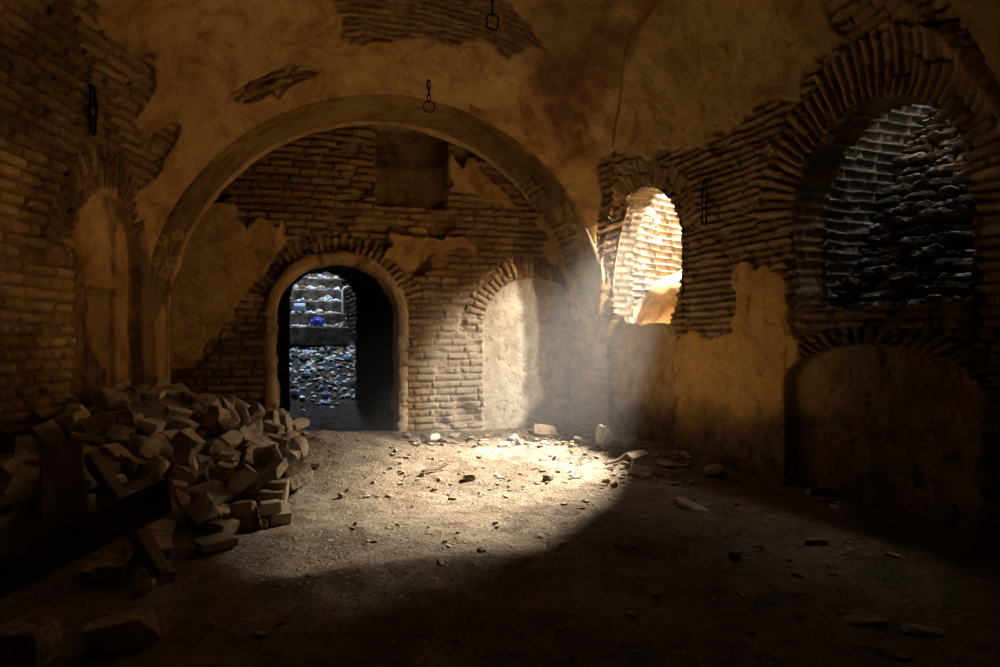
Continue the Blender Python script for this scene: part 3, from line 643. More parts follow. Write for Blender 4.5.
# ================================================================== loose bricks and stones: shapes
def hull_rock(name, dims, seed, chop=0.25, jit=0.06, bev=0.008, rnd=False):
    """a broken block: jittered box with knocked-off corners, worn edges, centred at its middle"""
    r = random.Random(seed); bm = bmesh.new(); dx, dy, dz = [d / 2 for d in dims]
    if rnd:
        for _ in range(46):
            t, c = r.uniform(0, 2 * PI), r.uniform(-1, 1); q = math.sqrt(1 - c * c); k = r.uniform(0.85, 1.0)
            bm.verts.new((dx * q * math.cos(t) * k, dy * q * math.sin(t) * k, dz * c * k))
    else:
        for sx in (-1, 1):
            for sy in (-1, 1):
                for sz in (-1, 1):
                    p = [sx * dx * (1 + r.uniform(-jit, jit)), sy * dy * (1 + r.uniform(-jit, jit)), sz * dz * (1 + r.uniform(-jit, jit))]
                    if r.random() < chop:
                        for ax in range(3):
                            q = list(p); q[ax] *= r.uniform(0.1, 0.75); bm.verts.new(q)
                    else: bm.verts.new(p)
    h = bmesh.ops.convex_hull(bm, input=bm.verts)
    bmesh.ops.delete(bm, geom=[v for v in bm.verts if not v.link_faces], context='VERTS')
    bmesh.ops.dissolve_limit(bm, angle_limit=math.radians(6), verts=bm.verts, edges=bm.edges)
    bmesh.ops.bevel(bm, geom=bm.edges[:], offset=bev, segments=2, affect='EDGES', profile=0.6)
    bmesh.ops.triangulate(bm, faces=bm.faces[:])
    bmesh.ops.subdivide_edges(bm, edges=[e for e in bm.edges if e.calc_length() > 0.035], cuts=1)
    bmesh.ops.triangulate(bm, faces=bm.faces[:])
    from mathutils import noise as mn
    off = Vector((seed * 3.1, seed * 1.7, 0))
    for v in bm.verts:
        n_ = v.co.normalized()
        v.co += n_ * (mn.noise(v.co * 14 + off) * 0.008 + mn.noise(v.co * 40 + off) * 0.004)
    me = bpy.data.meshes.new(name); bm.normal_update(); bm.to_mesh(me); bm.free()
    me.polygons.foreach_set('use_smooth', [False] * len(me.polygons))
    return me
KINDS_ = [  # name, noun, category, dims list
    ('brick', 'whole brick', 'brick', [(0.25, 0.125, 0.07), (0.26, 0.13, 0.075), (0.24, 0.12, 0.065)], dict(chop=0.18, jit=0.05)),
    ('broken_brick', 'half brick', 'brick', [(0.15, 0.13, 0.075), (0.17, 0.14, 0.09), (0.13, 0.12, 0.07)], dict(chop=0.35, jit=0.12)),
    ('mortar_lump', 'mortar lump', 'stone', [(0.19, 0.15, 0.12), (0.15, 0.13, 0.11), (0.23, 0.17, 0.13)], dict(chop=0.6, jit=0.2)),
    ('brick_tile', 'square brick tile', 'brick', [(0.22, 0.21, 0.055), (0.20, 0.16, 0.05)], dict(chop=0.25, jit=0.06)),
    ('brick_wedge', 'brick wedge', 'brick', [(0.18, 0.10, 0.07), (0.14, 0.09, 0.06)], dict(chop=0.7, jit=0.3)),
    ('cobble', 'rounded cobble', 'stone', [(0.17, 0.12, 0.09), (0.12, 0.10, 0.08)], dict(rnd=True, bev=0.004)),
]
PROTO = [[hull_rock(k[0], d, 50 + 7 * i + j, **k[4]) for j, d in enumerate(k[3])] for i, k in enumerate(KINDS_)]
HEAP_N = 215
def heap_plan():
    r = random.Random(5); out = []
    poly = [(-3.2, 3.45), (-3.3, 6.6), (-2.75, 7.15), (-2.25, 7.3), (-1.98, 6.2), (-1.62, 4.7), (-1.95, 3.9)]
    wts = [5, 6, 5, 4, 3, 1.2]
    while len(out) < HEAP_N:
        x, y = r.uniform(-3.4, -1.5), r.uniform(3.3, 7.4)
        if not inpoly(np.array(x), np.array(y), poly): continue
        k = r.choices(range(6), wts)[0]; v = r.randrange(len(PROTO[k])); tone = r.choices(range(4), [3, 5, 2, 2])[0]
        out.append((x, y, k, v, tone))
    return out
HEAP = [
(3,0,3,-2.147,6.232,0.163,0.96,0.077,0.085,0.254),
(0,0,0,-1.808,4.313,-0.032,0.048,0.124,-0.02,0.991),
(2,2,0,-2.203,3.979,0.112,0.891,-0.229,0.048,0.39),
(0,1,0,-1.875,5.027,0.031,0.476,0.18,0.073,0.858),
(0,0,0,-2.208,3.729,0.012,0.58,0.022,0.086,-0.81),
(5,0,0,-1.675,4.491,-0.047,0.899,0.113,0.081,0.415),
(2,2,2,-2.638,6.813,0.351,0.138,0.171,-0.549,0.806),
(3,1,2,-2.766,4.491,0.284,0.758,0.06,0.081,-0.645),
(0,1,3,-3.006,5.221,0.407,0.464,0.078,0.055,-0.881),
(2,0,1,-1.559,4.739,0.007,0.522,0.447,0.479,-0.546),
(5,0,2,-1.925,5.814,0.084,0.928,0.181,0.1,0.308),
(2,1,0,-2.48,4.764,0.319,0.272,-0.445,0.568,-0.636),
(4,1,1,-2.482,5.906,0.283,0.256,-0.552,-0.778,0.158),
(3,0,2,-1.98,4.515,0.035,0.16,0.187,-0.031,0.969),
(3,0,3,-2.736,5.249,0.381,0.283,-0.101,0.059,-0.952),
(1,2,1,-2.176,5.002,0.159,0.882,-0.034,0.291,-0.37),
(0,2,0,-2.767,5.88,0.432,0.895,0.099,0.199,0.388),
(0,2,1,-2.407,6.784,0.232,0.953,-0.003,0.117,0.278),
(1,0,3,-2.594,3.96,0.122,0.087,0.037,-0.141,0.985),
(5,0,3,-2.636,4.927,0.342,0.088,-0.123,-0.088,-0.985),
(3,1,1,-2.382,5.285,0.234,0.533,-0.261,0.075,-0.801),
(0,2,3,-2.375,6.957,0.203,0.118,-0.084,-0.04,-0.989),
(1,0,1,-2.078,5.339,0.124,0.649,0.305,0.03,0.697),
(2,0,2,-2.05,5.502,0.147,0.062,0.279,0.843,-0.456),
(1,2,2,-2.151,6.484,0.185,0.255,-0.003,0.035,0.966),
(5,1,3,-1.504,4.282,-0.074,0.708,-0.022,0.222,0.67),
(4,1,1,-2.744,3.912,0.09,0.862,0.192,0.011,-0.469),
(2,2,1,-2.701,6.262,0.467,0.212,-0.868,0.436,0.106),
(2,2,3,-1.355,4.765,0.017,0.722,0.669,0.143,0.104),
(0,2,1,-2.614,7.378,0.139,0.046,0.783,0.591,-0.189),
(0,0,0,-2.508,4.235,0.251,0.01,0.63,-0.745,-0.217),
(1,0,2,-2.568,7.16,0.203,0.116,-0.148,-0.973,0.136),
(3,1,1,-2.009,3.958,-0.007,0.978,0.058,0.113,0.167),
(1,0,0,-2.186,6.86,0.217,0.387,-0.47,0.519,-0.6),
(0,2,0,-2.039,5.849,0.133,0.048,0.537,-0.825,-0.171),
(1,2,1,-1.992,4.966,0.174,0.007,-0.003,0.488,0.873),
(4,0,1,-2.0,4.11,0.02,0.195,-0.135,-0.006,-0.971),
(2,1,0,-2.144,7.354,0.138,0.568,0.401,0.496,0.521),
(2,1,2,-2.145,4.568,0.152,0.067,-0.331,0.618,-0.71),
(2,1,1,-1.695,7.746,0.029,0.539,-0.364,-0.39,0.652),
(2,0,3,-2.224,4.195,0.144,0.29,-0.005,-0.281,-0.915),
(4,0,1,-1.924,4.7,0.033,0.008,-0.981,-0.008,0.191),
(2,1,1,-2.477,7.82,0.033,0.079,0.505,0.853,0.108),
(1,0,1,-1.43,4.985,-0.058,0.008,-0.592,0.804,0.051),
(1,0,1,-2.302,6.191,0.227,0.114,0.669,0.696,0.235),
(1,1,1,-2.077,5.14,0.157,0.857,-0.358,0.068,0.363),
(0,2,3,-2.877,5.113,0.454,0.252,0.041,0.437,-0.862),
(2,2,1,-3.25,4.929,0.364,0.276,0.815,0.312,-0.404),
(0,1,1,-3.063,4.202,0.141,0.966,0.207,-0.132,-0.087),
(2,2,3,-1.921,5.276,0.117,0.762,-0.09,0.386,-0.513),
(3,1,2,-3.244,4.356,0.112,0.261,0.2,0.082,-0.941),
(0,0,1,-2.087,6.549,0.262,0.654,-0.253,0.417,0.579),
(4,0,0,-2.467,7.251,0.142,0.081,-0.243,-0.956,0.144),
(2,2,3,-1.541,5.092,0.03,0.157,0.834,0.502,0.17),
(4,1,1,-2.054,7.04,0.136,0.565,0.016,0.091,0.82),
(0,0,2,-3.0,6.685,0.486,0.812,-0.152,0.106,-0.554),
(3,1,0,-2.549,4.319,0.221,0.091,0.281,-0.938,-0.182),
(2,1,1,-2.127,5.657,0.181,0.532,-0.733,-0.165,-0.39),
(0,2,0,-2.534,5.258,0.316,0.694,0.176,0.216,0.664),
(5,0,3,-2.591,6.282,0.336,0.762,0.21,0.223,0.57),
(0,0,1,-1.771,4.964,0.068,0.468,-0.174,0.111,-0.859),
(0,0,1,-3.344,5.582,0.456,0.709,0.14,0.056,-0.689),
(2,0,2,-1.61,4.312,-0.017,0.511,0.496,0.531,0.459),
(2,1,1,-2.275,4.498,0.228,0.295,-0.767,0.45,-0.348),
(2,2,1,-3.237,4.462,0.245,0.655,-0.034,-0.163,-0.737),
(2,1,2,-2.038,4.251,0.063,0.201,-0.242,0.131,-0.94),
(0,0,1,-2.495,4.977,0.305,0.034,0.902,-0.378,-0.205),
(0,0,1,-3.242,5.907,0.562,0.349,0.027,-0.12,0.929),
(2,1,0,-1.959,4.831,0.116,0.479,0.316,0.756,-0.316),
(1,0,3,-1.953,5.63,0.092,0.079,0.864,0.497,-0.02),
(3,0,3,-2.458,6.514,0.304,0.29,0.905,-0.176,-0.256),
(0,2,1,-2.048,6.906,0.198,0.097,-0.818,-0.566,-0.016),
(4,1,2,-1.808,4.454,-0.032,0.127,0.14,-0.022,0.982),
(1,1,2,-2.436,6.282,0.3,0.817,0.448,0.16,-0.327),
(2,2,3,-2.196,6.389,0.266,0.017,0.23,0.321,-0.919),
(0,0,0,-3.037,3.988,0.073,0.754,0.187,-0.003,-0.629),
(2,1,1,-2.36,7.446,0.112,0.978,-0.194,-0.027,0.066),
(2,0,1,-2.361,3.83,0.112,0.525,0.563,-0.614,0.175),
(0,1,0,-2.414,7.64,0.042,0.41,-0.077,-0.088,-0.905),
(3,1,3,-1.208,4.663,-0.026,0.478,0.58,0.505,0.425),
(2,0,0,-1.766,6.159,0.136,0.044,-0.439,0.897,-0.003),
(3,0,0,-1.898,4.46,0.072,0.764,0.125,0.102,0.625),
(2,2,1,-1.317,5.541,0.024,0.931,0.11,0.026,0.348),
(1,2,3,-2.759,4.963,0.389,0.515,0.111,-0.205,-0.825),
(0,0,3,-1.988,6.052,0.147,0.041,0.159,0.662,0.731),
(5,0,1,-2.047,5.055,0.094,0.891,-0.29,0.206,-0.281),
(0,0,1,-2.383,5.727,0.238,0.954,-0.084,0.19,-0.217),
(0,1,0,-2.906,3.525,0.018,0.047,0.79,-0.6,-0.12),
(2,1,1,-1.921,6.201,0.158,0.541,0.55,0.419,0.479),
(0,0,3,-2.412,4.476,0.262,0.714,-0.254,0.068,-0.649),
(2,0,1,-2.566,5.479,0.371,0.228,0.049,-0.97,0.074),
(4,0,3,-3.145,5.482,0.467,0.117,0.031,0.102,-0.987),
(2,1,1,-2.187,5.238,0.213,0.354,-0.335,-0.232,-0.842),
(4,0,1,-1.492,6.394,0.119,0.079,-0.454,-0.887,-0.02),
(3,1,2,-3.216,5.217,0.371,0.615,0.212,0.03,-0.759),
(0,0,2,-2.829,3.973,0.142,0.217,0.957,0.076,0.176),
(2,0,0,-1.818,4.175,0.023,0.848,0.371,0.178,-0.334),
(1,0,0,-3.072,4.498,0.228,0.651,0.217,0.025,-0.727),
(3,0,3,-1.519,4.94,0.141,0.417,0.148,0.002,-0.897),
(2,1,0,-1.762,5.924,0.134,0.62,-0.379,0.481,0.49),
(0,0,2,-1.844,7.036,0.154,0.861,-0.118,0.03,0.493),
(1,0,1,-2.839,6.672,0.431,0.936,0.013,0.24,0.257),
(2,1,1,-2.913,3.259,0.025,0.111,-0.723,0.118,0.671),
(2,0,0,-3.32,6.631,0.603,0.068,0.83,0.516,-0.202),
(5,0,0,-2.443,4.024,0.122,0.795,0.213,0.054,0.565),
(1,0,0,-2.184,4.749,0.182,0.785,0.219,-0.059,-0.577),
(5,1,1,-2.14,3.893,0.022,0.167,0.969,-0.021,-0.18),
(1,1,2,-3.12,6.568,0.554,0.053,-0.137,-0.079,-0.986),
(4,1,1,-3.289,4.645,0.154,0.964,0.162,-0.148,-0.153),
(3,0,1,-3.11,3.519,-0.03,0.432,0.048,0.019,-0.9),
(1,0,0,-3.338,7.394,0.238,0.191,0.943,-0.269,0.041),
(1,1,0,-2.636,6.436,0.365,0.87,0.095,0.264,0.405),
(2,1,2,-3.019,3.73,0.079,0.45,-0.803,-0.048,-0.387),
(3,0,1,-1.725,4.748,0.048,0.038,-0.403,-0.04,0.914),
(4,1,1,-2.511,3.503,0.005,0.526,0.104,-0.017,0.844),
(3,1,3,-3.18,5.012,0.365,0.28,0.108,0.497,0.814),
(1,2,1,-3.194,7.025,0.412,0.939,-0.219,0.168,0.207),
(0,2,1,-3.096,6.127,0.577,0.082,-0.627,-0.774,-0.017),
(1,0,1,-3.03,4.898,0.344,0.143,0.234,0.956,0.107),
(2,2,1,-2.194,5.427,0.232,0.941,0.108,-0.298,-0.116),
(3,1,3,-1.613,5.34,-0.003,0.079,-0.7,0.702,0.105),
(0,1,1,-2.959,4.336,0.218,0.02,-0.14,-0.121,0.983),
(3,0,1,-2.988,4.681,0.296,0.18,-0.477,0.859,0.04),
(1,0,2,-2.684,6.668,0.406,0.178,0.781,0.112,0.588),
(2,0,3,-2.289,6.332,0.371,0.868,0.339,-0.294,0.214),
(0,2,3,-2.104,4.784,0.139,0.19,-0.771,0.608,-0.012),
(1,1,2,-2.968,3.1,-0.028,0.002,-0.087,0.996,0.01),
(2,2,2,-2.388,5.751,0.407,0.612,0.41,-0.514,-0.439),
(2,0,1,-2.341,5.092,0.291,0.699,-0.646,0.256,0.172),
(5,0,1,-2.456,5.628,0.268,0.785,-0.311,0.347,-0.409),
(2,2,0,-3.258,3.914,0.14,0.311,0.682,-0.183,-0.636),
(2,2,1,-3.219,5.632,0.57,0.058,-0.94,0.278,0.187),
(0,0,3,-3.079,5.392,0.472,0.154,-0.117,0.725,-0.661),
(4,1,3,-2.712,6.069,0.436,0.3,0.788,-0.49,0.221),
(1,0,1,-3.294,4.827,0.266,0.711,0.409,0.559,-0.123),
(3,0,2,-2.244,4.728,0.231,0.628,-0.024,-0.243,0.739),
(0,0,1,-3.261,3.715,-0.016,0.713,0.012,-0.096,0.694),
(3,1,2,-2.554,4.539,0.316,0.64,0.224,0.283,0.678),
(0,1,3,-1.61,4.616,-0.014,0.108,0.061,-0.698,-0.705),
(1,0,1,-1.675,4.111,-0.048,0.013,0.587,-0.809,-0.023),
(3,0,1,-2.42,6.103,0.287,0.006,-0.07,0.119,-0.99),
(2,0,0,-2.593,6.97,0.277,0.178,0.157,-0.966,0.105),
(5,1,1,-1.692,3.235,-0.089,0.359,0.234,-0.083,-0.9),
(4,0,0,-2.458,7.993,-0.011,0.173,-0.1,0.506,-0.839),
(0,0,1,-2.521,6.652,0.358,0.922,-0.283,0.253,-0.079),
(2,0,3,-1.695,4.972,0.204,0.774,-0.593,-0.22,0.033),
(0,2,0,-2.769,6.995,0.297,0.441,-0.244,-0.018,-0.863),
(0,1,2,-1.741,5.339,0.106,0.342,-0.326,0.125,0.872),
(4,0,0,-2.164,6.71,0.212,0.245,0.962,-0.01,-0.118),
(3,1,3,-2.54,6.356,0.426,0.162,-0.745,-0.47,0.445),
(1,0,3,-2.898,6.395,0.5,0.195,-0.19,-0.957,0.105),
(1,1,1,-3.045,5.009,0.408,0.406,-0.435,-0.297,-0.747),
(0,1,3,-3.225,6.065,0.623,0.377,-0.093,-0.153,0.909),
(1,1,3,-1.936,3.409,-0.053,0.64,0.064,-0.024,0.766),
(3,1,1,-2.608,4.056,0.195,0.174,0.055,0.155,0.971),
(4,0,1,-3.12,4.363,0.277,0.283,0.617,-0.555,-0.481),
(1,1,1,-3.271,4.682,0.326,0.053,0.604,0.306,0.734),
(5,0,1,-2.663,7.846,0.004,0.329,-0.234,-0.847,0.346),
(0,1,1,-1.623,6.493,0.191,0.544,0.799,0.23,0.107),
(3,0,2,-3.164,3.569,0.039,0.072,-0.374,0.922,0.07),
(2,1,1,-2.683,4.757,0.385,0.096,0.821,-0.442,0.348),
(2,1,3,-2.549,5.696,0.386,0.089,0.529,0.143,-0.832),
(4,0,1,-2.775,3.743,0.059,0.69,0.097,0.058,-0.715),
(1,1,0,-2.321,6.657,0.26,0.36,0.665,-0.333,0.564),
(2,0,1,-2.889,4.943,0.447,0.351,0.518,0.775,0.084),
(3,1,2,-2.659,4.46,0.315,0.187,-0.856,-0.43,0.22),
(4,1,1,-1.071,4.529,-0.091,0.059,-0.004,0.002,-0.998),
(1,1,3,-2.586,3.661,0.053,0.997,0.068,0.029,0.037),
(1,0,0,-2.181,7.033,0.167,0.006,-0.563,-0.822,0.08),
(0,2,1,-2.301,7.268,0.157,0.884,-0.383,0.167,-0.208),
(1,2,0,-2.127,5.536,0.303,0.782,-0.592,0.039,-0.19),
(0,0,2,-3.362,5.961,0.644,0.044,0.692,0.699,0.173),
(2,0,3,-2.266,5.636,0.324,0.268,-0.308,0.717,-0.565),
(1,1,1,-2.109,4.352,0.109,0.277,0.031,-0.591,-0.757),
(4,1,1,-1.36,5.151,-0.051,0.016,0.501,0.865,0.015),
(2,0,1,-2.381,5.954,0.358,0.595,-0.736,-0.308,-0.099),
(2,2,1,-3.27,5.151,0.434,0.053,-0.168,-0.139,0.974),
(4,1,3,-3.073,5.15,0.471,0.008,0.39,0.916,0.087),
(2,2,3,-3.273,4.167,0.194,0.709,0.189,-0.652,-0.192),
(0,2,2,-3.162,4.011,0.077,0.468,0.456,0.402,0.641),
(0,1,1,-1.459,4.472,-0.058,0.045,-0.523,-0.851,-0.023),
(2,2,1,-1.074,4.713,-0.033,0.675,0.027,0.022,0.737),
(0,2,1,-1.581,4.767,0.161,0.699,-0.045,-0.194,0.687),
(3,1,0,-1.61,3.859,-0.065,0.021,-0.341,0.94,0.016),
(0,1,3,-2.699,6.554,0.458,0.057,-0.078,0.464,-0.881),
(1,1,0,-2.758,4.212,0.226,0.089,-0.201,0.958,0.184),
(4,1,0,-2.625,3.812,0.113,0.244,-0.721,0.344,0.549),
(0,2,1,-3.053,3.867,0.143,0.251,0.25,-0.229,-0.907),
(1,1,3,-2.066,6.163,0.241,0.692,-0.697,0.175,0.064),
(3,0,1,-2.308,3.5,-0.01,0.065,-0.059,-0.995,-0.039),
(3,1,1,-3.061,6.409,0.581,0.027,0.437,-0.873,-0.214),
(5,1,0,-2.916,5.464,0.444,0.145,-0.544,0.752,-0.342),
(0,0,1,-2.287,6.088,0.389,0.674,-0.469,0.317,-0.475),
(0,0,3,-2.129,5.915,0.159,0.501,0.24,-0.378,-0.741),
(2,2,1,-1.776,4.623,0.138,0.335,-0.752,0.5,-0.268),
(2,1,1,-3.236,3.353,-0.007,0.569,-0.451,0.34,-0.597),
(0,0,1,-1.524,5.999,0.07,0.053,-0.461,-0.885,-0.015),
(1,2,0,-1.468,4.34,0.013,0.565,-0.034,0.0,0.824),
(4,0,2,-2.305,5.803,0.23,0.647,0.693,-0.065,-0.312),
(4,1,2,-2.406,4.248,0.175,0.608,0.522,0.364,0.475),
(1,0,1,-1.799,5.781,0.086,0.803,0.078,0.035,0.589),
(2,2,3,-2.218,5.973,0.245,0.519,0.155,0.016,-0.84),
(4,0,1,-2.959,4.449,0.284,0.189,-0.968,-0.128,0.105),
(3,1,1,-2.897,4.772,0.378,0.149,0.953,0.249,-0.092),
(3,1,2,-2.761,7.186,0.267,0.865,-0.345,0.122,0.344),
(4,1,2,-0.891,5.285,-0.055,0.716,-0.011,0.02,-0.698),
(0,1,1,-2.213,6.591,0.295,0.167,0.203,-0.47,-0.842),
(2,1,0,-3.319,5.359,0.469,0.474,-0.486,0.188,-0.71),
(0,0,0,-1.665,5.226,0.083,0.804,0.524,-0.239,0.15),
(3,1,1,-2.951,5.257,0.488,0.946,0.069,-0.052,0.314),
(1,1,3,-2.456,6.111,0.374,0.094,-0.833,0.536,0.098),
(0,2,1,-2.913,4.136,0.202,0.754,-0.04,0.428,-0.497),
(0,2,1,-1.881,3.748,-0.045,0.101,-0.496,-0.862,0.03),
(3,0,3,-1.667,5.124,0.162,0.899,0.268,0.083,-0.337),
(0,0,0,-2.611,5.1,0.43,0.142,0.771,-0.614,-0.088)]
def rubble_mat(name, c0, c1, c2):
    n = NT(name); tc = n.new('ShaderNodeTexCoord').outputs['Object']
    rv = n.new('ShaderNodeObjectInfo').outputs['Random']
    vec = n.new('ShaderNodeVectorMath', {0: tc, 1: n.new('ShaderNodeCombineXYZ', {0: n.math('MULTIPLY', rv, 37.0), 1: n.math('MULTIPLY', rv, 11.0)}).outputs[0]}, operation='ADD').outputs[0]
    a_, b_ = n.noise(9, 6, 0.65, vec), n.noise(60, 4, 0.7, vec)
    c = n.ramp(n.math('ADD', a_, n.math('MULTIPLY', n.math('SUBTRACT', rv, 0.5), 0.2)), [(0.3, c0), (0.5, c1), (0.7, c2)])
    c = n.mix(n.rng(n.noise(18, 5, 0.75, vec), 0.44, 0.62, 0, 0.8), c, (0.43, 0.34, 0.23))      # old mortar and dust clinging on
    c = n.mix(n.rng(b_, 0.55, 0.7, 0, 0.6), c, n.mix(1.0, c, (0.4, 0.34, 0.28), 'MULTIPLY'))
    n.color(c); n.bump(n.math('ADD', a_, n.math('MULTIPLY', b_, 0.6)), 0.6, 0.015)
    return n.m
TONES = ['pale', 'tan', 'reddish', 'dark']
TM = [rubble_mat('pale_brick', (0.32, 0.25, 0.17), (0.44, 0.36, 0.26), (0.54, 0.46, 0.35)), rubble_mat('tan_brick', (0.24, 0.17, 0.1), (0.36, 0.27, 0.17), (0.46, 0.36, 0.24)),
      rubble_mat('reddish_brick', (0.21, 0.11, 0.055), (0.33, 0.19, 0.10), (0.42, 0.27, 0.16)), rubble_mat('dark_stone', (0.10, 0.07, 0.045), (0.17, 0.125, 0.08), (0.25, 0.19, 0.125))]
NEED = []                       # things that still need a label of their own: (object, description, place)
def put(name, me, mat, loc, rot, cat, group, desc, place):
    o = bpy.data.objects.new(name, me); COL.objects.link(o)
    if not me.materials: me.materials.append(None)
    o.material_slots[0].link = 'OBJECT'; o.material_slots[0].material = mat
    o.location = loc
    if isinstance(rot, tuple) and len(rot) == 4: o.rotation_mode = 'QUATERNION'; o.rotation_quaternion = rot
    else: o.rotation_euler = rot
    tag(o, None, cat, group, 'thing'); NEED.append((o, desc, place)); return o
def px_of(o):
    l = o.location; return 500 + F * l.x / max(l.y, 0.1), 333.5 - F * (l.z - CAM_Z) / max(l.y, 0.1)
ORD = ['leftmost', 'second from the left', 'third from the left', 'fourth from the left', 'fifth from the left', 'sixth from the left', 'seventh from the left', 'eighth from the left', 'ninth from the left', 'tenth from the left']
def nth(i):
    return ORD[i] if i < 10 else '%dth from the left' % (i + 1)
def name_all():
    d = {}
    for o, desc, place in NEED: d.setdefault((desc, place), []).append(o)
    for (desc, place), os_ in d.items():
        os_.sort(key=lambda o: px_of(o)[0])
        for i, o in enumerate(os_):
            o['label'] = desc + ' ' + place if len(os_) == 1 else desc + ' ' + place + ', ' + nth(i)

def P3(px_, py_, Y): d = ray(px_, py_) * Y; return (d[0], d[1], d[2] + CAM_Z)
TIMBER = [(P3(-70, 612, 2.95), P3(172, 494, 3.2), 0.15), (P3(167, 578, 3.40), P3(92, 455, 4.05), 0.15), (P3(66, 560, 3.55), P3(62, 448, 3.75), 0.2), (P3(20, 560, 3.45), P3(40, 500, 3.75), 0.18)]
def near_timber(p):
    p = Vector(p)
    for a, b, w_ in TIMBER:
        a, b = Vector(a), Vector(b); t = max(0, min(1, (p - a).dot(b - a) / (b - a).length_squared))
        if (p - a.lerp(b, t)).length < w_: return True
    return False
# ------------------------------------------------------------------ the rubble heap in the left corner
for (k, v, t, x, y, z, q0, q1, q2, q3) in HEAP:
    kd = KINDS_[k]
    if 500 + F * x / y > 300 or near_timber((x, y, z)): continue
    _, pyy = px_of(type('o', (), {'location': Vector((x, y, z))}))
    band = 'at the top of the left heap' if pyy < 420 else 'high in the left heap' if pyy < 455 else 'low in the left heap' if pyy < 495 else 'at the foot of the left heap'
    put(kd[0], PROTO[k][v], TM[t], (x, y, z), (q0, q1, q2, q3), kd[2], 'rubble in the left heap', TONES[t] + ' ' + kd[1], band)

# ------------------------------------------------------------------ clods, chips and rubble lying on the floor
CLOD = [hull_rock('clod', d, 150 + i, 0.6, 0.25, 0.003) for i, d in enumerate([(0.07, 0.055, 0.04), (0.05, 0.045, 0.035), (0.09, 0.05, 0.03)])]
CHIP = [hull_rock('stone_chip', d, 170 + i, 0.5, 0.3, 0.002) for i, d in enumerate([(0.08, 0.05, 0.02), (0.06, 0.05, 0.018), (0.10, 0.04, 0.02)])]
SHARD = [hull_rock('tile_shard', d, 190 + i, 0.5, 0.25, 0.003) for i, d in enumerate([(0.20, 0.11, 0.03), (0.15, 0.12, 0.028), (0.17, 0.07, 0.035)])]
def floor_pt(px_, py_):
    """where the line of sight through a pixel meets the floor"""
    d = ray(px_, py_); t = 1.5
    while t < 10.5:
        if CAM_Z + d[2] * t < float(floor_z(d[0] * t, d[1] * t)): break
        t += 0.01
    return d[0] * t, d[1] * t
SPOTS = [(h_[3], h_[4], 0.14) for h_ in HEAP]
def low(me): return -min(v.co.z for v in me.vertices)
def scatter(n, box, kinds, place, group, seed, tones=(3, 3, 1, 3), scale=(0.8, 1.5)):
    r = random.Random(seed)
    for _ in range(n):
        px_, py_ = r.uniform(box[0], box[2]), r.uniform(box[1], box[3])
        x, y = floor_pt(px_, py_)
        name, lst, desc, cat = r.choice(kinds); me = r.choice(lst); s_ = r.uniform(*scale)
        rad = s_ * max(me.vertices[0].co.length, max(v.co.length for v in me.vertices))
        if any((x - a) ** 2 + (y - b) ** 2 < ((rad + c) * 0.85) ** 2 for a, b, c in SPOTS): continue
        SPOTS.append((x, y, rad)); t = r.choices(range(4), tones)[0]
        o = put(name, me, TM[t], (x, y, float(floor_z(x, y)) + low(me) * s_ * 0.72), (r.gauss(0, 0.12), r.gauss(0, 0.12), r.uniform(0, 6.28)), cat, group, TONES[t] + ' ' + desc, place)
        o.scale = (s_,) * 3
K_CLOD = ('clod', CLOD, 'earth clod', 'clod'); K_CHIP = ('stone_chip', CHIP, 'flat stone chip', 'stone'); K_SHARD = ('tile_shard', SHARD, 'tile shard', 'shard')
K_HALF = ('broken_brick', PROTO[1], 'half brick', 'brick'); K_LUMP = ('mortar_lump', PROTO[2], 'mortar lump', 'stone')
scatter(80, (405, 436, 600, 447), [K_CHIP, K_CLOD, K_SHARD], 'along the foot of the sunlit back wall', 'rubble along the back wall', 31, (5, 4, 1, 2), (0.5, 1.2))
scatter(80, (390, 448, 604, 495), [K_CLOD, K_CLOD, K_CHIP], 'on the brightest patch of floor', 'clods on the lit floor', 32, (1, 2, 1, 7), (0.2, 0.65))
scatter(40, (310, 440, 410, 500), [K_CLOD, K_CHIP], 'on the mound before the doorway', 'stones on the mound', 33, (2, 2, 1, 4), (0.25, 0.7))
scatter(46, (262, 432, 318, 480), [K_CHIP, K_SHARD, K_CLOD], 'between the left heap and the mound', 'rubble beside the heap', 34, (3, 4, 1, 2), (0.5, 1.1))
scatter(30, (330, 490, 600, 560), [K_CLOD, K_CHIP], 'on the half-lit floor in the middle', 'stones on the middle floor', 35, (2, 2, 1, 4), (0.2, 0.6))
scatter(150, (604, 438, 690, 486), [K_SHARD, K_CHIP, K_CLOD, K_CHIP], 'in the rubble by the right wall', 'rubble by the right wall', 36, (2, 6, 2, 2), (0.35, 0.95))
scatter(20, (690, 455, 900, 560), [K_CHIP, K_SHARD, K_CLOD], 'on the dark floor along the right wall', 'stones on the dark floor', 37, (1, 3, 1, 3), (0.7, 1.3))
scatter(34, (560, 500, 860, 640), [K_CHIP, K_CLOD], 'on the right foreground floor', 'stones in the right foreground', 38, (2, 4, 1, 2), (0.3, 0.7))
scatter(16, (200, 560, 540, 655), [K_CHIP, K_CLOD], 'on the shadowed foreground floor', 'stones in the foreground', 39, (1, 3, 1, 3), (0.3, 0.6))
scatter(8, (850, 615, 935, 660), [K_SHARD], 'at the lower right corner of the floor', 'tile shards in the right foreground', 40, (2, 5, 2, 1), (0.6, 0.9))

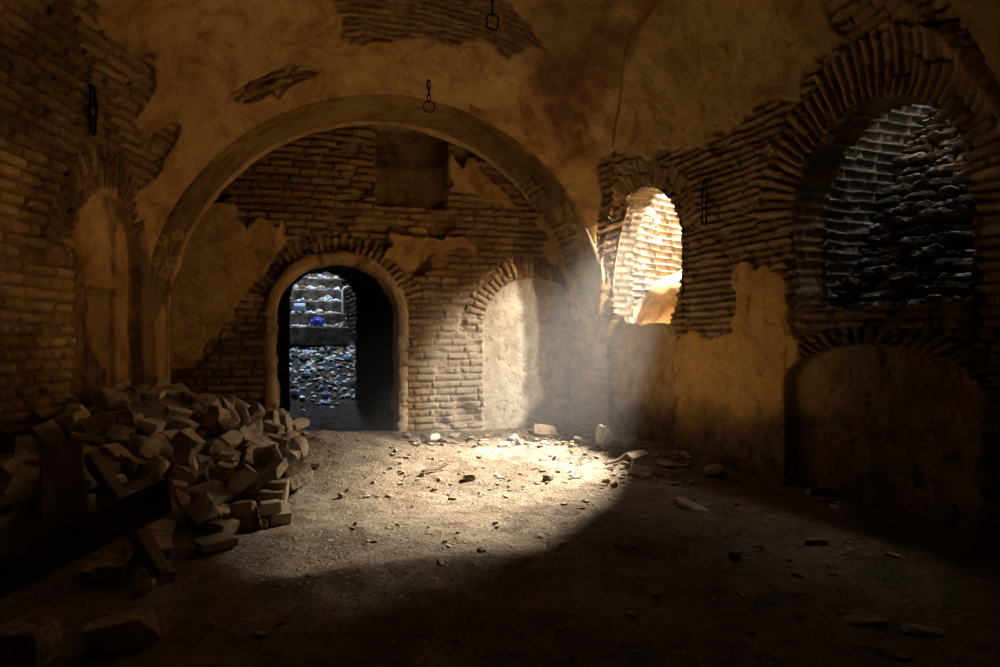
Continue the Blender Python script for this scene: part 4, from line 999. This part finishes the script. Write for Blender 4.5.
def one(name, me, tone, px_, py_, rz, label, cat, s_=1.0, tilt=(0.0, 0.0), sink=0.8, dz=0.0):
    x, y = floor_pt(px_, py_)
    o = bpy.data.objects.new(name, me); COL.objects.link(o)
    if not me.materials: me.materials.append(None)
    o.material_slots[0].link = 'OBJECT'; o.material_slots[0].material = tone
    o.location = (x, y, float(floor_z(x, y)) + low(me) * s_ * sink + dz); o.rotation_euler = (tilt[0], tilt[1], rz); o.scale = (s_,) * 3
    return tag(o, label, cat, None, 'thing')
slab = hull_rock('stone_slab', (0.30, 0.17, 0.04), 211, 0.25, 0.12, 0.004)
one('stone_slab', slab, TM[1], 545, 435, 0.2, 'flat tan stone propped at the foot of the walled-up arch', 'stone', 0.9, (0.7, 0.1), 0.8, 0.04)
one('brick_tile', hull_rock('brick_tile', (0.30, 0.21, 0.035), 212, 0.1, 0.05, 0.003), TM[1], 641, 476, -0.5, 'long tan brick tile tilted on the right rubble spread, the lower one', 'brick', 0.66, (0.45, 0.1), 0.9, 0.03)
one('brick_tile', hull_rock('brick_tile', (0.26, 0.17, 0.05), 213, 0.2, 0.1, 0.003), TM[1], 638, 466, 0.3, 'tan broken tile tilted above another on the right rubble spread', 'brick', 0.62, (0.3, -0.2), 0.9, 0.08)
one('cobble', hull_rock('cobble', (0.26, 0.2, 0.14), 214, rnd=True, bev=0.004), TM[1], 716, 476, 0.3, 'rounded pale stone alone on the floor near the right wall', 'stone', 0.9)
rockm = hull_rock('rock', (0.26, 0.13, 0.12), 215, 0.7, 0.25, 0.01)
one('rock', rockm, TM[1], 120, 648, 0.5, 'rough tan rock in the dark left foreground', 'rock', 0.95)
one('rock', rockm.copy(), TM[0], 95, 580, 1.4, 'pale rough rock behind the low leaning beam at far left', 'rock', 0.6)
one('stone_block', hull_rock('stone_block', (0.26, 0.22, 0.20), 217, 0.1, 0.06, 0.01), TM[3], 22, 664, 0.1, 'dark squared block at the bottom left corner of the photo', 'block', 0.75)
one('clod', CLOD[0], TM[3], 469, 480, 0.4, 'dark lump left of the first pale curved bone on the lit floor', 'clod', 1.25)
one('clod', CLOD[0], TM[3], 548, 480, 1.1, 'dark lump between the two pale curved bones on the lit floor', 'clod', 1.2)
one('cobble', hull_rock('cobble', (0.19, 0.11, 0.10), 218, rnd=True, bev=0.004), TM[0], 240, 500, -0.6, 'smooth egg-shaped pale cobble low on the left rubble heap', 'stone', 0.85, (0.1, 0.35), 0.9, 0.1)
# ================================================================== iron, timber and litter
def tube_bm(bm, pts, rad, closed=False, seg=8, flat=1.0):
    pts = [Vector(p) for p in pts]; n = len(pts); rings = []
    up = None
    for i, p in enumerate(pts):
        a_ = pts[(i - 1) % n] if closed or i else pts[0]; b_ = pts[(i + 1) % n] if closed or i < n - 1 else pts[-1]
        t = (b_ - a_).normalized()
        if up is None:
            up = Vector((0, 0, 1)) if abs(t.z) < 0.9 else Vector((1, 0, 0))
        s_ = t.cross(up).normalized(); up = s_.cross(t).normalized()
        rr = rad if not isinstance(rad, (list, tuple)) else rad[i]
        rings.append([bm.verts.new(p + (s_ * math.cos(2 * PI * k / seg) + up * math.sin(2 * PI * k / seg) * flat) * rr) for k in range(seg)])
    for i in range(n if closed else n - 1):
        r0, r1 = rings[i], rings[(i + 1) % n]
        for k in range(seg): bm.faces.new((r0[k], r0[(k + 1) % seg], r1[(k + 1) % seg], r1[k]))
    if not closed:
        bm.faces.new(rings[0][::-1]); bm.faces.new(rings[-1])
def oval(cx, cz, w, h_, axis, n=20, y=0.0):
    """a closed loop in the X-Z (axis 0) or Y-Z (axis 1) plane"""
    out = []
    for k in range(n):
        t = 2 * PI * k / n; a_, b_ = math.cos(t), math.sin(t)
        if h_ > w: b2 = (h_ - w) / 2 * (1 if b_ >= 0 else -1) + b_ * w / 2; a2 = a_ * w / 2
        else: a2, b2 = a_ * w / 2, b_ * h_ / 2
        out.append((cx + a2, y, cz + b2) if axis == 0 else (cx, y + a2, cz + b2))
    return out
def iron():
    n = NT('rusted_iron'); a_ = n.noise(40, 5, 0.7)
    n.color(n.ramp(a_, [(0.35, (0.012, 0.009, 0.007)), (0.7, (0.05, 0.028, 0.015))])); n.b.inputs['Metallic'].default_value = 0.4; n.b.inputs['Roughness'].default_value = 0.7; n.bump(a_, 0.4, 0.005)
    return n.m
M['iron'] = iron()
cP = np.empty(len(ceil.data.vertices) * 3, np.float32); ceil.data.vertices.foreach_get('co', cP); cP = cP.reshape(-1, 3)
cpx, cpy = proj(cP)
def vault_pt(px_, py_):
    d = (cpx - px_) ** 2 + (cpy - py_) ** 2 + np.where(cP[:, 1] > 2.5, 0, 1e6); return cP[int(np.argmin(d))]
def chain(name, loc, rz, links, ring_, label, hook_in, thick=0.008):
    """hook_in: how far the staple runs back into the masonry; links: [(width, height)], ring_: (width, height)"""
    root = bpy.data.objects.new(name, None); COL.objects.link(root); root.location = [float(c) for c in loc]; root.rotation_euler = (0, 0, rz)
    tag(root, label, 'chain', None, 'thing')
    bm = bmesh.new()
    tube_bm(bm, [(0, hook_in[0], hook_in[1]), (0, hook_in[0] * 0.4, hook_in[1] * 0.5), (0, -0.005, 0.0), (0, -0.022, -0.012), (0, -0.012, -0.032), (0, 0.008, -0.03)], thick * 1.1)
    from_bm('hook', bm, M['iron'], root, True)
    z_ = -0.012
    for i, (w_, h_) in enumerate(links):
        bm = bmesh.new(); tube_bm(bm, oval(0, z_ - h_ / 2 + 0.004, w_, h_, i % 2, y=-0.008), thick, True); from_bm('chain_link', bm, M['iron'], root, True); z_ -= h_ - thick * 2.2
    if ring_:
        bm = bmesh.new(); tube_bm(bm, oval(0, z_ - ring_[1] / 2 + 0.004, ring_[0], ring_[1], 0, 28, y=-0.008), thick * 1.05, True, 10); from_bm('ring', bm, M['iron'], root, True)
    return root
v_ = vault_pt(428, 81)
chain('hanging_chain', v_ + np.array([0, 0, 0.015]), 0.3, [(0.034, 0.10), (0.034, 0.09), (0.034, 0.09)], (0.13, 0.125), 'short iron chain with a round ring hanging before the top of the broad arch', (0.0, 0.05), 0.007)
v_ = vault_pt(493, -14)
chain('hanging_chain', v_ + np.array([0, 0, 0.015]), 0.2, [(0.036, 0.17), (0.036, 0.15)], (0.115, 0.16), 'iron chain with an oval ring hanging at the top edge of the photo', (0.0, 0.05), 0.008)
s_, z_ = LEFT.hit(86, 86); p_ = LEFT.P(s_, z_, 0.05)
chain('hanging_chain', p_, PI / 2, [(0.060, 0.16), (0.058, 0.15), (0.060, 0.15)], None, 'thick black iron chain hanging on the brick left wall', (0.14, 0.02), 0.014)
s_, z_ = RIGHT.hit(708, 180); p_ = RIGHT.P(s_, z_, 0.035)
chain('hanging_chain', p_, -1.231, [(0.04, 0.10), (0.05, 0.19), (0.06, 0.16)], None, 'thin iron chain hanging on the brick right wall between the openings', (0.12, 0.02), 0.008)

def wood():
    n = NT('old_timber'); tc = n.new('ShaderNodeTexCoord').outputs['Object']
    st = n.new('ShaderNodeMapping', {'Vector': tc, 'Scale': (2.0, 30.0, 30.0)}).outputs[0]
    a_ = n.noise(2.0, 6, 0.65, st, 0.6)
    n.color(n.ramp(a_, [(0.3, (0.05, 0.033, 0.019)), (0.55, (0.13, 0.085, 0.047)), (0.75, (0.21, 0.14, 0.08))])); n.bump(a_, 0.6, 0.01)
    return n.m
M['wood'] = wood()
def board(name, A, B, w_, t_, roll, label, cat, seed):
    """a rough-sawn timber from A to B: w_ wide, t_ thick, its ends split and its edges worn"""
    A, B = Vector(A), Vector(B); L = (B - A).length; r = random.Random(seed)
    bm = bmesh.new(); n = 14; rings = []
    for i in range(n + 1):
        x = L * i / n
        ww, tt = w_ / 2 * (1 + r.uniform(-0.03, 0.03)), t_ / 2 * (1 + r.uniform(-0.06, 0.06)); c = 0.006
        ring_ = [(-ww + c, -tt), (ww - c, -tt), (ww, -tt + c), (ww, tt - c), (ww - c, tt), (-ww + c, tt), (-ww, tt - c), (-ww, -tt + c)]
        e = 0.03 if i in (0, n) else 0.0
        rings.append([bm.verts.new((x + r.uniform(-e, e), p[0], p[1] + 0.01 * math.sin(i * 0.5 + seed))) for p in ring_])
    for a_, b_ in zip(rings, rings[1:]):
        for k in range(8): bm.faces.new((a_[k], a_[(k + 1) % 8], b_[(k + 1) % 8], b_[k]))
    bm.faces.new(rings[0][::-1]); bm.faces.new(rings[-1])
    bmesh.ops.recalc_face_normals(bm, faces=bm.faces[:])
    o = from_bm(name, bm, M['wood']); o.location = A
    q = (B - A).to_track_quat('X', 'Z'); o.rotation_euler = (q @ Euler((roll, 0, 0)).to_quaternion()).to_euler()
    return tag(o, label, cat, None, 'thing')
def P3(px_, py_, Y): d = ray(px_, py_) * Y; return (d[0], d[1], d[2] + CAM_Z)
board('timber_beam', P3(-70, 612, 2.95), P3(172, 494, 3.2), 0.155, 0.075, 1.25, 'thick dark timber beam sloping up across the left foreground', 'beam', 3)
board('timber_post', P3(167, 578, 3.40), P3(92, 455, 4.05), 0.10, 0.06, 0.4, 'dark squared post leaning behind the sloping beam at left', 'post', 4)
board('plank', P3(66, 560, 3.55), P3(62, 448, 3.75), 0.21, 0.03, 0.1, 'wide dark plank standing upright behind the sloping beam at far left', 'plank', 5)
board('plank', P3(20, 560, 3.45), P3(40, 500, 3.75), 0.16, 0.03, 0.2, 'short dark plank leaning at the left edge of the photo', 'plank', 6)
board('wood_strip', (*floor_pt(424, 476), float(floor_z(*floor_pt(424, 476))) + 0.03), (*floor_pt(447, 470), float(floor_z(*floor_pt(447, 470))) + 0.045), 0.035, 0.02, 0.1, 'short grey wood strip lying on the lit floor', 'wood strip', 7)
board('wood_strip', (*floor_pt(606, 468), float(floor_z(*floor_pt(606, 468))) + 0.03), (*floor_pt(632, 460), float(floor_z(*floor_pt(632, 460))) + 0.07), 0.04, 0.02, 0.1, 'flat greenish wood strip across the right rubble spread', 'wood strip', 8)

def plain(name, c, rough=0.5, spec=0.3, trans=0.0):
    n = NT(name); n.color(c); n.b.inputs['Roughness'].default_value = rough; n.b.inputs['Specular IOR Level'].default_value = spec
    a_ = n.noise(30, 4, 0.6); n.color(n.mix(n.rng(a_, 0.4, 0.7, 0, 0.5), c, tuple(x * 0.6 for x in c)))
    return n.m
M['white'] = plain('dirty_white_plastic', (0.68, 0.68, 0.66)); M['blue'] = plain('blue_plastic', (0.05, 0.11, 0.62)); M['pblue'] = plain('pale_blue_plastic', (0.42, 0.56, 0.72))
M['green'] = plain('green_plastic', (0.03, 0.26, 0.10)); M['cloth'] = plain('grey_cloth', (0.50, 0.46, 0.38), 0.95, 0.05); M['bone'] = plain('bleached_bone', (0.82, 0.80, 0.74), 0.6)
M['orange'] = plain('orange_plastic', (0.55, 0.20, 0.06)); M['clay'] = plain('cream_plastic', (0.66, 0.55, 0.40)); M['brown'] = plain('brown_card', (0.27, 0.18, 0.10), 0.9, 0.1); M['weed'] = plain('dry_weed', (0.35, 0.33, 0.14), 0.9, 0.1)
from mathutils import noise as mn
def bag_mesh(name, dims, seed, folds=0.35):
    bm = bmesh.new(); bmesh.ops.create_icosphere(bm, subdivisions=4, radius=1.0); off = Vector((seed * 2.3, seed, 0))
    for v in bm.verts:
        n_ = v.co.copy()
        k = 1 + folds * (abs(mn.noise(n_ * 1.6 + off)) * 1.4 - 0.45) + folds * 0.5 * (abs(mn.noise(n_ * 4 + off)) - 0.25)
        v.co = Vector((n_.x * dims[0] / 2 * k, n_.y * dims[1] / 2 * k, max(n_.z, -0.75) * dims[2] / 2 * k))
    me = bpy.data.meshes.new(name); bm.to_mesh(me); bm.free(); return me
def sheet_mesh(name, w_, l_, seed):
    bm = bmesh.new(); g = 14; off = Vector((seed, seed * 1.3, 0)); V = {}
    for i in range(g + 1):
        for j in range(g + 1):
            x, y = (i / g - 0.5) * w_, (j / g - 0.5) * l_
            z_ = 0.10 * w_ * mn.noise(Vector((x / w_ * 3, y / l_ * 3, 0)) + off) + 0.16 * w_ * abs(mn.noise(Vector((x / w_ * 5, y / l_ * 4, 2)) + off))
            V[i, j] = bm.verts.new((x * (1 - 0.15 * abs(mn.noise(Vector((y * 9, 0, 0)) + off))), y, z_))
    for i in range(g):
        for j in range(g): bm.faces.new((V[i, j], V[i + 1, j], V[i + 1, j + 1], V[i, j + 1]))
    bmesh.ops.solidify(bm, geom=bm.faces[:], thickness=0.004)
    me = bpy.data.meshes.new(name); bm.normal_update(); bm.to_mesh(me); bm.free(); return me
def lathe_mesh(name, prof, seg=20):
    bm = bmesh.new(); rings = []
    for (r_, x) in prof: rings.append([bm.verts.new((x, r_ * math.cos(2 * PI * k / seg), r_ * math.sin(2 * PI * k / seg))) for k in range(seg)])
    for a_, b_ in zip(rings, rings[1:]):
        for k in range(seg): bm.faces.new((a_[k], a_[(k + 1) % seg], b_[(k + 1) % seg], b_[k]))
    bm.faces.new(rings[0][::-1]); bm.faces.new(rings[-1])
    bmesh.ops.recalc_face_normals(bm, faces=bm.faces[:])
    me = bpy.data.meshes.new(name); bm.to_mesh(me); bm.free(); me.polygons.foreach_set('use_smooth', [True] * len(me.polygons)); return me
BOT = lathe_mesh('bottle', [(0.02, 0), (0.032, 0.004), (0.034, 0.02), (0.031, 0.05), (0.034, 0.08), (0.031, 0.11), (0.034, 0.14), (0.03, 0.165), (0.016, 0.195), (0.013, 0.20), (0.013, 0.215)])
CAPM = lathe_mesh('bottle_cap', [(0.014, 0.207), (0.0155, 0.209), (0.0155, 0.224), (0.013, 0.227)])
CUP = lathe_mesh('cup', [(0.03, 0), (0.032, 0.002), (0.042, 0.09), (0.044, 0.092), (0.040, 0.092), (0.030, 0.006)])
def bottle(name, mat, capm, loc, rot, label, s_=1.0, place=None, group=None):
    root = bpy.data.objects.new(name, None); COL.objects.link(root); root.location = loc; root.rotation_euler = rot; root.scale = (s_,) * 3
    tag(root, label, 'bottle', group, 'thing')
    for nm, me, mm in (('bottle_body', BOT, mat), ('bottle_cap', CAPM, capm)):
        o = bpy.data.objects.new(nm, me); COL.objects.link(o); o.parent = root
        if not me.materials: me.materials.append(None)
        o.material_slots[0].link = 'OBJECT'; o.material_slots[0].material = mm
    if place: NEED.append((root, label, place))
    return root
fx_, fy_ = floor_pt(437, 441)
bottle('plastic_bottle', M['clay'], M['white'], (fx_, fy_, float(floor_z(fx_, fy_)) + 0.045), (0, -0.08, -1.75), 'cream plastic bottle lying at the foot of the lit brick pier', 1.25)
o = one('cloth_bundle', bag_mesh('cloth_bundle', (0.20, 0.17, 0.26), 4, 0.3), M['cloth'], 604, 447, 0.4, 'crumpled grey cloth bundle at the foot of the broad arch, right side', 'cloth', 1.0, (0, 0), 0.9)
one('plastic_scrap', bag_mesh('plastic_scrap', (0.12, 0.09, 0.08), 6, 0.45), M['white'], 514, 441, 0.4, 'crumpled white plastic scrap below the walled-up arch', 'plastic scrap', 1.0)
one('plastic_cup', CUP, M['orange'], 612, 489, 0.9, 'orange plastic cup lying at the near edge of the right rubble spread', 'cup', 0.6, (0.0, -0.1), 0.9, 0.0)
def bone_mesh(name, seed):
    bm = bmesh.new(); pts = []; rad = []
    for k in range(13):
        t = k / 12; a_ = -0.9 + 1.7 * t
        pts.append((0.075 * math.sin(a_), 0.012 * math.sin(3 * t), 0.075 * (1 - math.cos(a_)) + 0.006)); rad.append(0.013 * (1 - 0.75 * t) + 0.003 + 0.008 * math.exp(-(t / 0.12) ** 2))
    tube_bm(bm, pts, rad, False, 10, 0.8); me = bpy.data.meshes.new(name); bm.to_mesh(me); bm.free(); me.polygons.foreach_set('use_smooth', [True] * len(me.polygons)); return me
BN = bone_mesh('bone', 1)
one('bone', BN, M['bone'], 502, 479, 0.1, 'pale curved bone lying on the lit floor, the left one', 'bone', 1.0)
one('bone', BN, M['bone'], 577, 479, 0.1, 'pale curved bone lying on the lit floor, the right one', 'bone', 1.0)
# a dry weed growing in the right rubble
root = bpy.data.objects.new('dry_weed', None); COL.objects.link(root); wx_, wy_ = floor_pt(630, 450); root.location = (wx_, wy_, float(floor_z(wx_, wy_)))
tag(root, 'small dry weed growing in the rubble below the first light opening', 'plant', None, 'thing')
r = random.Random(3)
for k in range(5):
    bm = bmesh.new(); a_ = k * 1.3; tip = Vector((0.09 * math.cos(a_), 0.09 * math.sin(a_), r.uniform(0.12, 0.2)))
    tube_bm(bm, [(0, 0, -0.01), tuple(tip * 0.5 + Vector((0, 0, 0.03))), tuple(tip)], [0.004, 0.003, 0.002], False, 6)
    for q in range(3):
        c = tip * (0.6 + 0.2 * q) + Vector((0, 0, 0.02)); d_ = Vector((math.cos(a_ + q * 2), math.sin(a_ + q * 2), 0.4)) * 0.03; w_ = Vector((-d_.y, d_.x, 0)) * 0.4
        vs_ = [bm.verts.new(c), bm.verts.new(c + d_ * 0.5 + w_), bm.verts.new(c + d_), bm.verts.new(c + d_ * 0.5 - w_ + Vector((0, 0, 0.004)))]; bm.faces.new(vs_)
    from_bm('stem', bm, M['weed'], root)

# ------------------------------------------------------------------ litter on the outdoor steps and the ground before them
def court_loc(a, d, z_): p = court(a, d, z_); return tuple(float(c) for c in p)
def court_at(px_, d):     # sideways place in the court of a sight line at depth d
    return hit_d(px_, 300, d)[0]
BAGS = [bag_mesh('crumpled_bag', (0.24, 0.18, 0.16), 20, 0.5), bag_mesh('crumpled_bag', (0.18, 0.15, 0.12), 21, 0.6), bag_mesh('crumpled_bag', (0.14, 0.12, 0.09), 22, 0.5)]
SHEETS = [sheet_mesh('paper_sheet', 0.2, 0.26, 5), sheet_mesh('paper_sheet', 0.15, 0.22, 6)]
WORD = ['lowest', 'second', 'third', 'fourth', 'fifth', 'sixth']
r = random.Random(12)
bcol = [(M['white'], 'white'), (M['white'], 'white'), (M['pblue'], 'pale blue'), (M['cloth'], 'grey'), (M['brown'], 'brown')]
CS = []
def litter_item(a, d, z_, place, sc_=1.0):
    if any((a - q[0]) ** 2 + (d - q[1]) ** 2 < (0.09 * (sc_ + q[2])) ** 2 and abs(z_ - q[3]) < 0.2 for q in CS): return
    CS.append((a, d, sc_, z_))
    q = r.random(); mat, cn = r.choice(bcol)
    if q < 0.55: me = r.choice(BAGS); o = put('crumpled_bag', me, mat, court_loc(a, d, z_ + low(me) * sc_ * 0.9), (0, 0, r.uniform(0, 6.3)), 'bag', 'litter outside the doorway', cn + ' crumpled bag', place); o.scale = (sc_,) * 3
    elif q < 0.78: me = r.choice(SHEETS); o = put('paper_sheet', me, mat, court_loc(a, d, z_ + low(me) * sc_ + 0.004), (r.gauss(0, 0.1), r.gauss(0, 0.1), r.uniform(0, 6.3)), 'paper', 'litter outside the doorway', cn + ' crumpled sheet', place); o.scale = (sc_,) * 3
    else: bottle('plastic_bottle', mat, r.choice([M['blue'], M['white'], M['green']]), court_loc(a, d, z_ + 0.036 * sc_), (0, 0, r.uniform(0, 6.3)), cn + ' plastic bottle', sc_, place, 'litter outside the doorway')
for i, (d0, z1) in enumerate(STEPS[:6]):
    for _ in range((8, 16, 18, 18, 18, 14)[i]):
        litter_item(r.uniform(SW0 + 0.05, SW1 - 0.08), d0 + r.uniform(0.03, STEP_T - 0.06), z1 - 0.005, 'on the %s outdoor step' % WORD[i], r.uniform(0.5, 0.85))
for _ in range(50):
    d_ = r.uniform(2.0, 3.5); a = r.uniform(SW0, SW1 + 0.15)
    i_, j_ = int((a + 1.2) / 0.025), int((d_ - 0.55) / 0.025)
    litter_item(a, d_, float(zr[i_, j_]), 'on the ground before the outdoor steps', r.uniform(0.4, 0.8))
def special(name, me, mat, px_, step, label, cat, s_=1.0, rot=(0, 0, 0), dd=0.1):
    d0, z1 = STEPS[step]; o = put(name, me, mat, court_loc(court_at(px_, d0 + dd), d0 + dd, z1 + low(me) * s_ * 0.95), rot, cat, None, '', ''); NEED.pop(); o.scale = (s_,) * 3; o['label'] = label; return o
special('crumpled_bag', bag_mesh('crumpled_bag', (0.26, 0.2, 0.18), 30, 0.4), M['blue'], 317, 0, 'bright blue crumpled bag on the lowest outdoor step', 'bag', 1.0)
special('plastic_tub', lathe_mesh('plastic_tub', [(0.06, 0), (0.085, 0.003), (0.09, 0.18), (0.095, 0.185), (0.085, 0.185), (0.08, 0.02)]), M['pblue'], 294, 1, 'pale blue plastic tub at the left end of the second outdoor step', 'tub', 1.0, (0, 0, 0.2))
special('batten', hull_rock('batten', (0.42, 0.05, 0.03), 231, 0.0, 0.05, 0.003), M['white'], 326, 4, 'white painted batten slanting on the upper outdoor steps', 'batten', 1.0, (0, 0.5, 0.4), 0.16)
gx = court_at(321, 3.1); i_, j_ = int((gx + 1.2) / 0.025), int((3.1 - 0.55) / 0.025)
put('crumpled_bag', bag_mesh('crumpled_bag', (0.2, 0.14, 0.08), 33, 0.5), M['green'], court_loc(gx, 3.1, float(zr[i_, j_]) + 0.05), (0, 0, 1.0), 'bag', None, 'green crumpled bag', 'on the ground below the outdoor steps')
# fine litter nobody could count, lying on the treads and the ground
def fragments():
    r = random.Random(77); bm = bmesh.new()
    spots = []
    for d0, z1 in STEPS:
        for _ in range(150): spots.append((r.uniform(SW0 + 0.02, SW1 - 0.08), d0 + r.uniform(0.0, STEP_T), z1 + 0.004))
    for _ in range(620):
        d_ = 1.5 + 2.1 * r.random() ** 0.6; a = r.uniform(SW0 + 0.02, SW1 + 0.2); spots.append((a, d_, float(zr[int((a + 1.2) / 0.025), int((d_ - 0.55) / 0.025)]) + 0.004))
    for a, d_, z_ in spots:
        if any((a - q[0]) ** 2 + (d_ - q[1]) ** 2 < (0.15 * q[2]) ** 2 for q in CS): continue
        c = Vector(court_loc(a, d_, z_)); s_ = r.uniform(0.015, 0.06); vs_ = []
        for k in range(5):
            t = k * 1.257 + r.uniform(-0.3, 0.3); vs_.append(bm.verts.new(c + Vector((math.cos(t) * s_ * r.uniform(0.5, 1.2), math.sin(t) * s_ * r.uniform(0.5, 1.2), r.uniform(0, 0.5) * s_))))
        top = bm.verts.new(c + Vector((0, 0, s_ * r.uniform(0.5, 1.1)))); mi = r.choice((0, 0, 1, 1, 2, 3, 3))
        for k in range(5): bm.faces.new((vs_[k], vs_[(k + 1) % 5], top)).material_index = mi
    o = from_bm('litter_fragments', bm)
    for k in ('white', 'pblue', 'cloth', 'brown'): o.data.materials.append(M[k])
    return tag(o, 'small scraps of litter strewn over the outdoor steps and ground', 'litter', None, 'stuff')
fragments()
# bent white pipe on the cheek wall by the steps
bm = bmesh.new(); pa = court_at(346, 4.3) - 0.06; pz_ = hit_d(347, 330, 4.3)[1]; pt_ = hit_d(347, 288, 4.3)[1]
b0_ = Vector(court_loc(pa, 4.3, pz_ - 0.1)); b1_ = Vector(court_loc(pa, 4.3, pt_ - 0.05)); b2_ = Vector(court_loc(pa + 0.03, 4.3, pt_)); b3_ = Vector(court_loc(pa + 0.10, 4.3, pt_ + 0.02))
tube_bm(bm, [b0_, b0_.lerp(b1_, 0.5), b1_, b2_, b3_], 0.022, False, 10); tag(from_bm('drain_pipe', bm, M['white'], None, True), 'bent white pipe at the right of the outdoor steps', 'pipe', None, 'thing')
name_all()
# ================================================================== daylight
w = bpy.data.worlds.new('sky'); sc.world = w; w.use_nodes = True
bg = w.node_tree.nodes['Background']; bg.inputs[0].default_value = (0.72, 0.83, 1.0, 1); bg.inputs[1].default_value = 0.9
def lamp(name, typ, loc, target, power, color, **kw):
    l = bpy.data.lights.new(name, typ); o = bpy.data.objects.new(name, l); COL.objects.link(o)
    o.location = loc; d = Vector(target) - Vector(loc); o.rotation_euler = d.to_track_quat('-Z', 'Y').to_euler()
    l.energy = power; l.color = color
    for k, v in kw.items(): setattr(l, k, v)
    return o
WARM = (1.0, 0.91, 0.78)
lamp('daylight_shaft_broad', 'AREA', rp3(1.1, 2.6, 4.0), rp3(0.8, -0.4, 1.6), 320, WARM, shape='RECTANGLE', size=1.2, size_y=0.6)
lamp('daylight_shaft_low', 'AREA', rp3(-0.2, 2.35, 4.2), rp3(0.84, 0.0, 1.9), 2700, WARM, shape='RECTANGLE', size=0.7, size_y=0.4)
lamp('sunbeam', 'SPOT', rp3(2.85, 1.2, 3.2), BACK.P(4.3, 1.0), 560, WARM, spot_size=math.radians(60), spot_blend=0.6, shadow_soft_size=0.13)
lamp('sunbeam', 'SPOT', rp3(2.4, 1.5, 3.35), BACK.P(3.5, 1.1), 1000, WARM, spot_size=math.radians(60), spot_blend=0.6, shadow_soft_size=0.10)
lamp('daylight_shaft_dim', 'AREA', rp3(3.8, 1.3, 4.3), rp3(3.83, 0.6, 2.2), 14, (1.0, 0.95, 0.85), shape='RECTANGLE', size=0.9, size_y=0.4)
lamp('daylight_court', 'AREA', court(-0.1, 5.0, 5.6), court(-0.1, 4.2, 1.2), 330, (0.62, 0.76, 1.0), shape='RECTANGLE', size=1.6, size_y=1.6)
# dusty air in the chamber
hz = bmesh.new(); q0 = [BL + eb * 1.7 - no * 0.15, BL + eb * (WB - 0.25) - no * 0.15, BR + er * 3.0 + nr * 0.3, BL + eb * 1.7 - no * 3.2]
lo_ = [hz.verts.new((p[0], p[1], 0.12)) for p in q0]; hi_ = [hz.verts.new((p[0], p[1], 2.75)) for p in q0]
hz.faces.new(lo_); hz.faces.new(hi_[::-1])
for k in range(4): hz.faces.new((lo_[k], hi_[k], hi_[(k + 1) % 4], lo_[(k + 1) % 4]))
bmesh.ops.recalc_face_normals(hz, faces=hz.faces[:])
hm = bpy.data.materials.new('dusty_air'); hm.use_nodes = True; nt = hm.node_tree; nt.nodes.clear()
vo = nt.nodes.new('ShaderNodeOutputMaterial'); vp = nt.nodes.new('ShaderNodeVolumeScatter'); nt.links.new(vp.outputs[0], vo.inputs['Volume'])
vp.inputs['Color'].default_value = (1, 1, 1, 1); vp.inputs['Density'].default_value = 0.0155; vp.inputs['Anisotropy'].default_value = 0.2
haze = from_bm('haze', hz, hm)
tag(haze, 'faint dusty haze in the beam from the first light opening', kind='stuff', cat='haze')
vs = sc.view_settings
sc.display_settings.display_device = 'sRGB'
vs.view_transform = 'Standard'; vs.look = 'None'; vs.gamma = 1.0; vs.use_curve_mapping = False; vs.exposure = 0.6
sc.cycles.use_denoising = True; sc.cycles.max_bounces = 10; sc.cycles.diffuse_bounces = 3
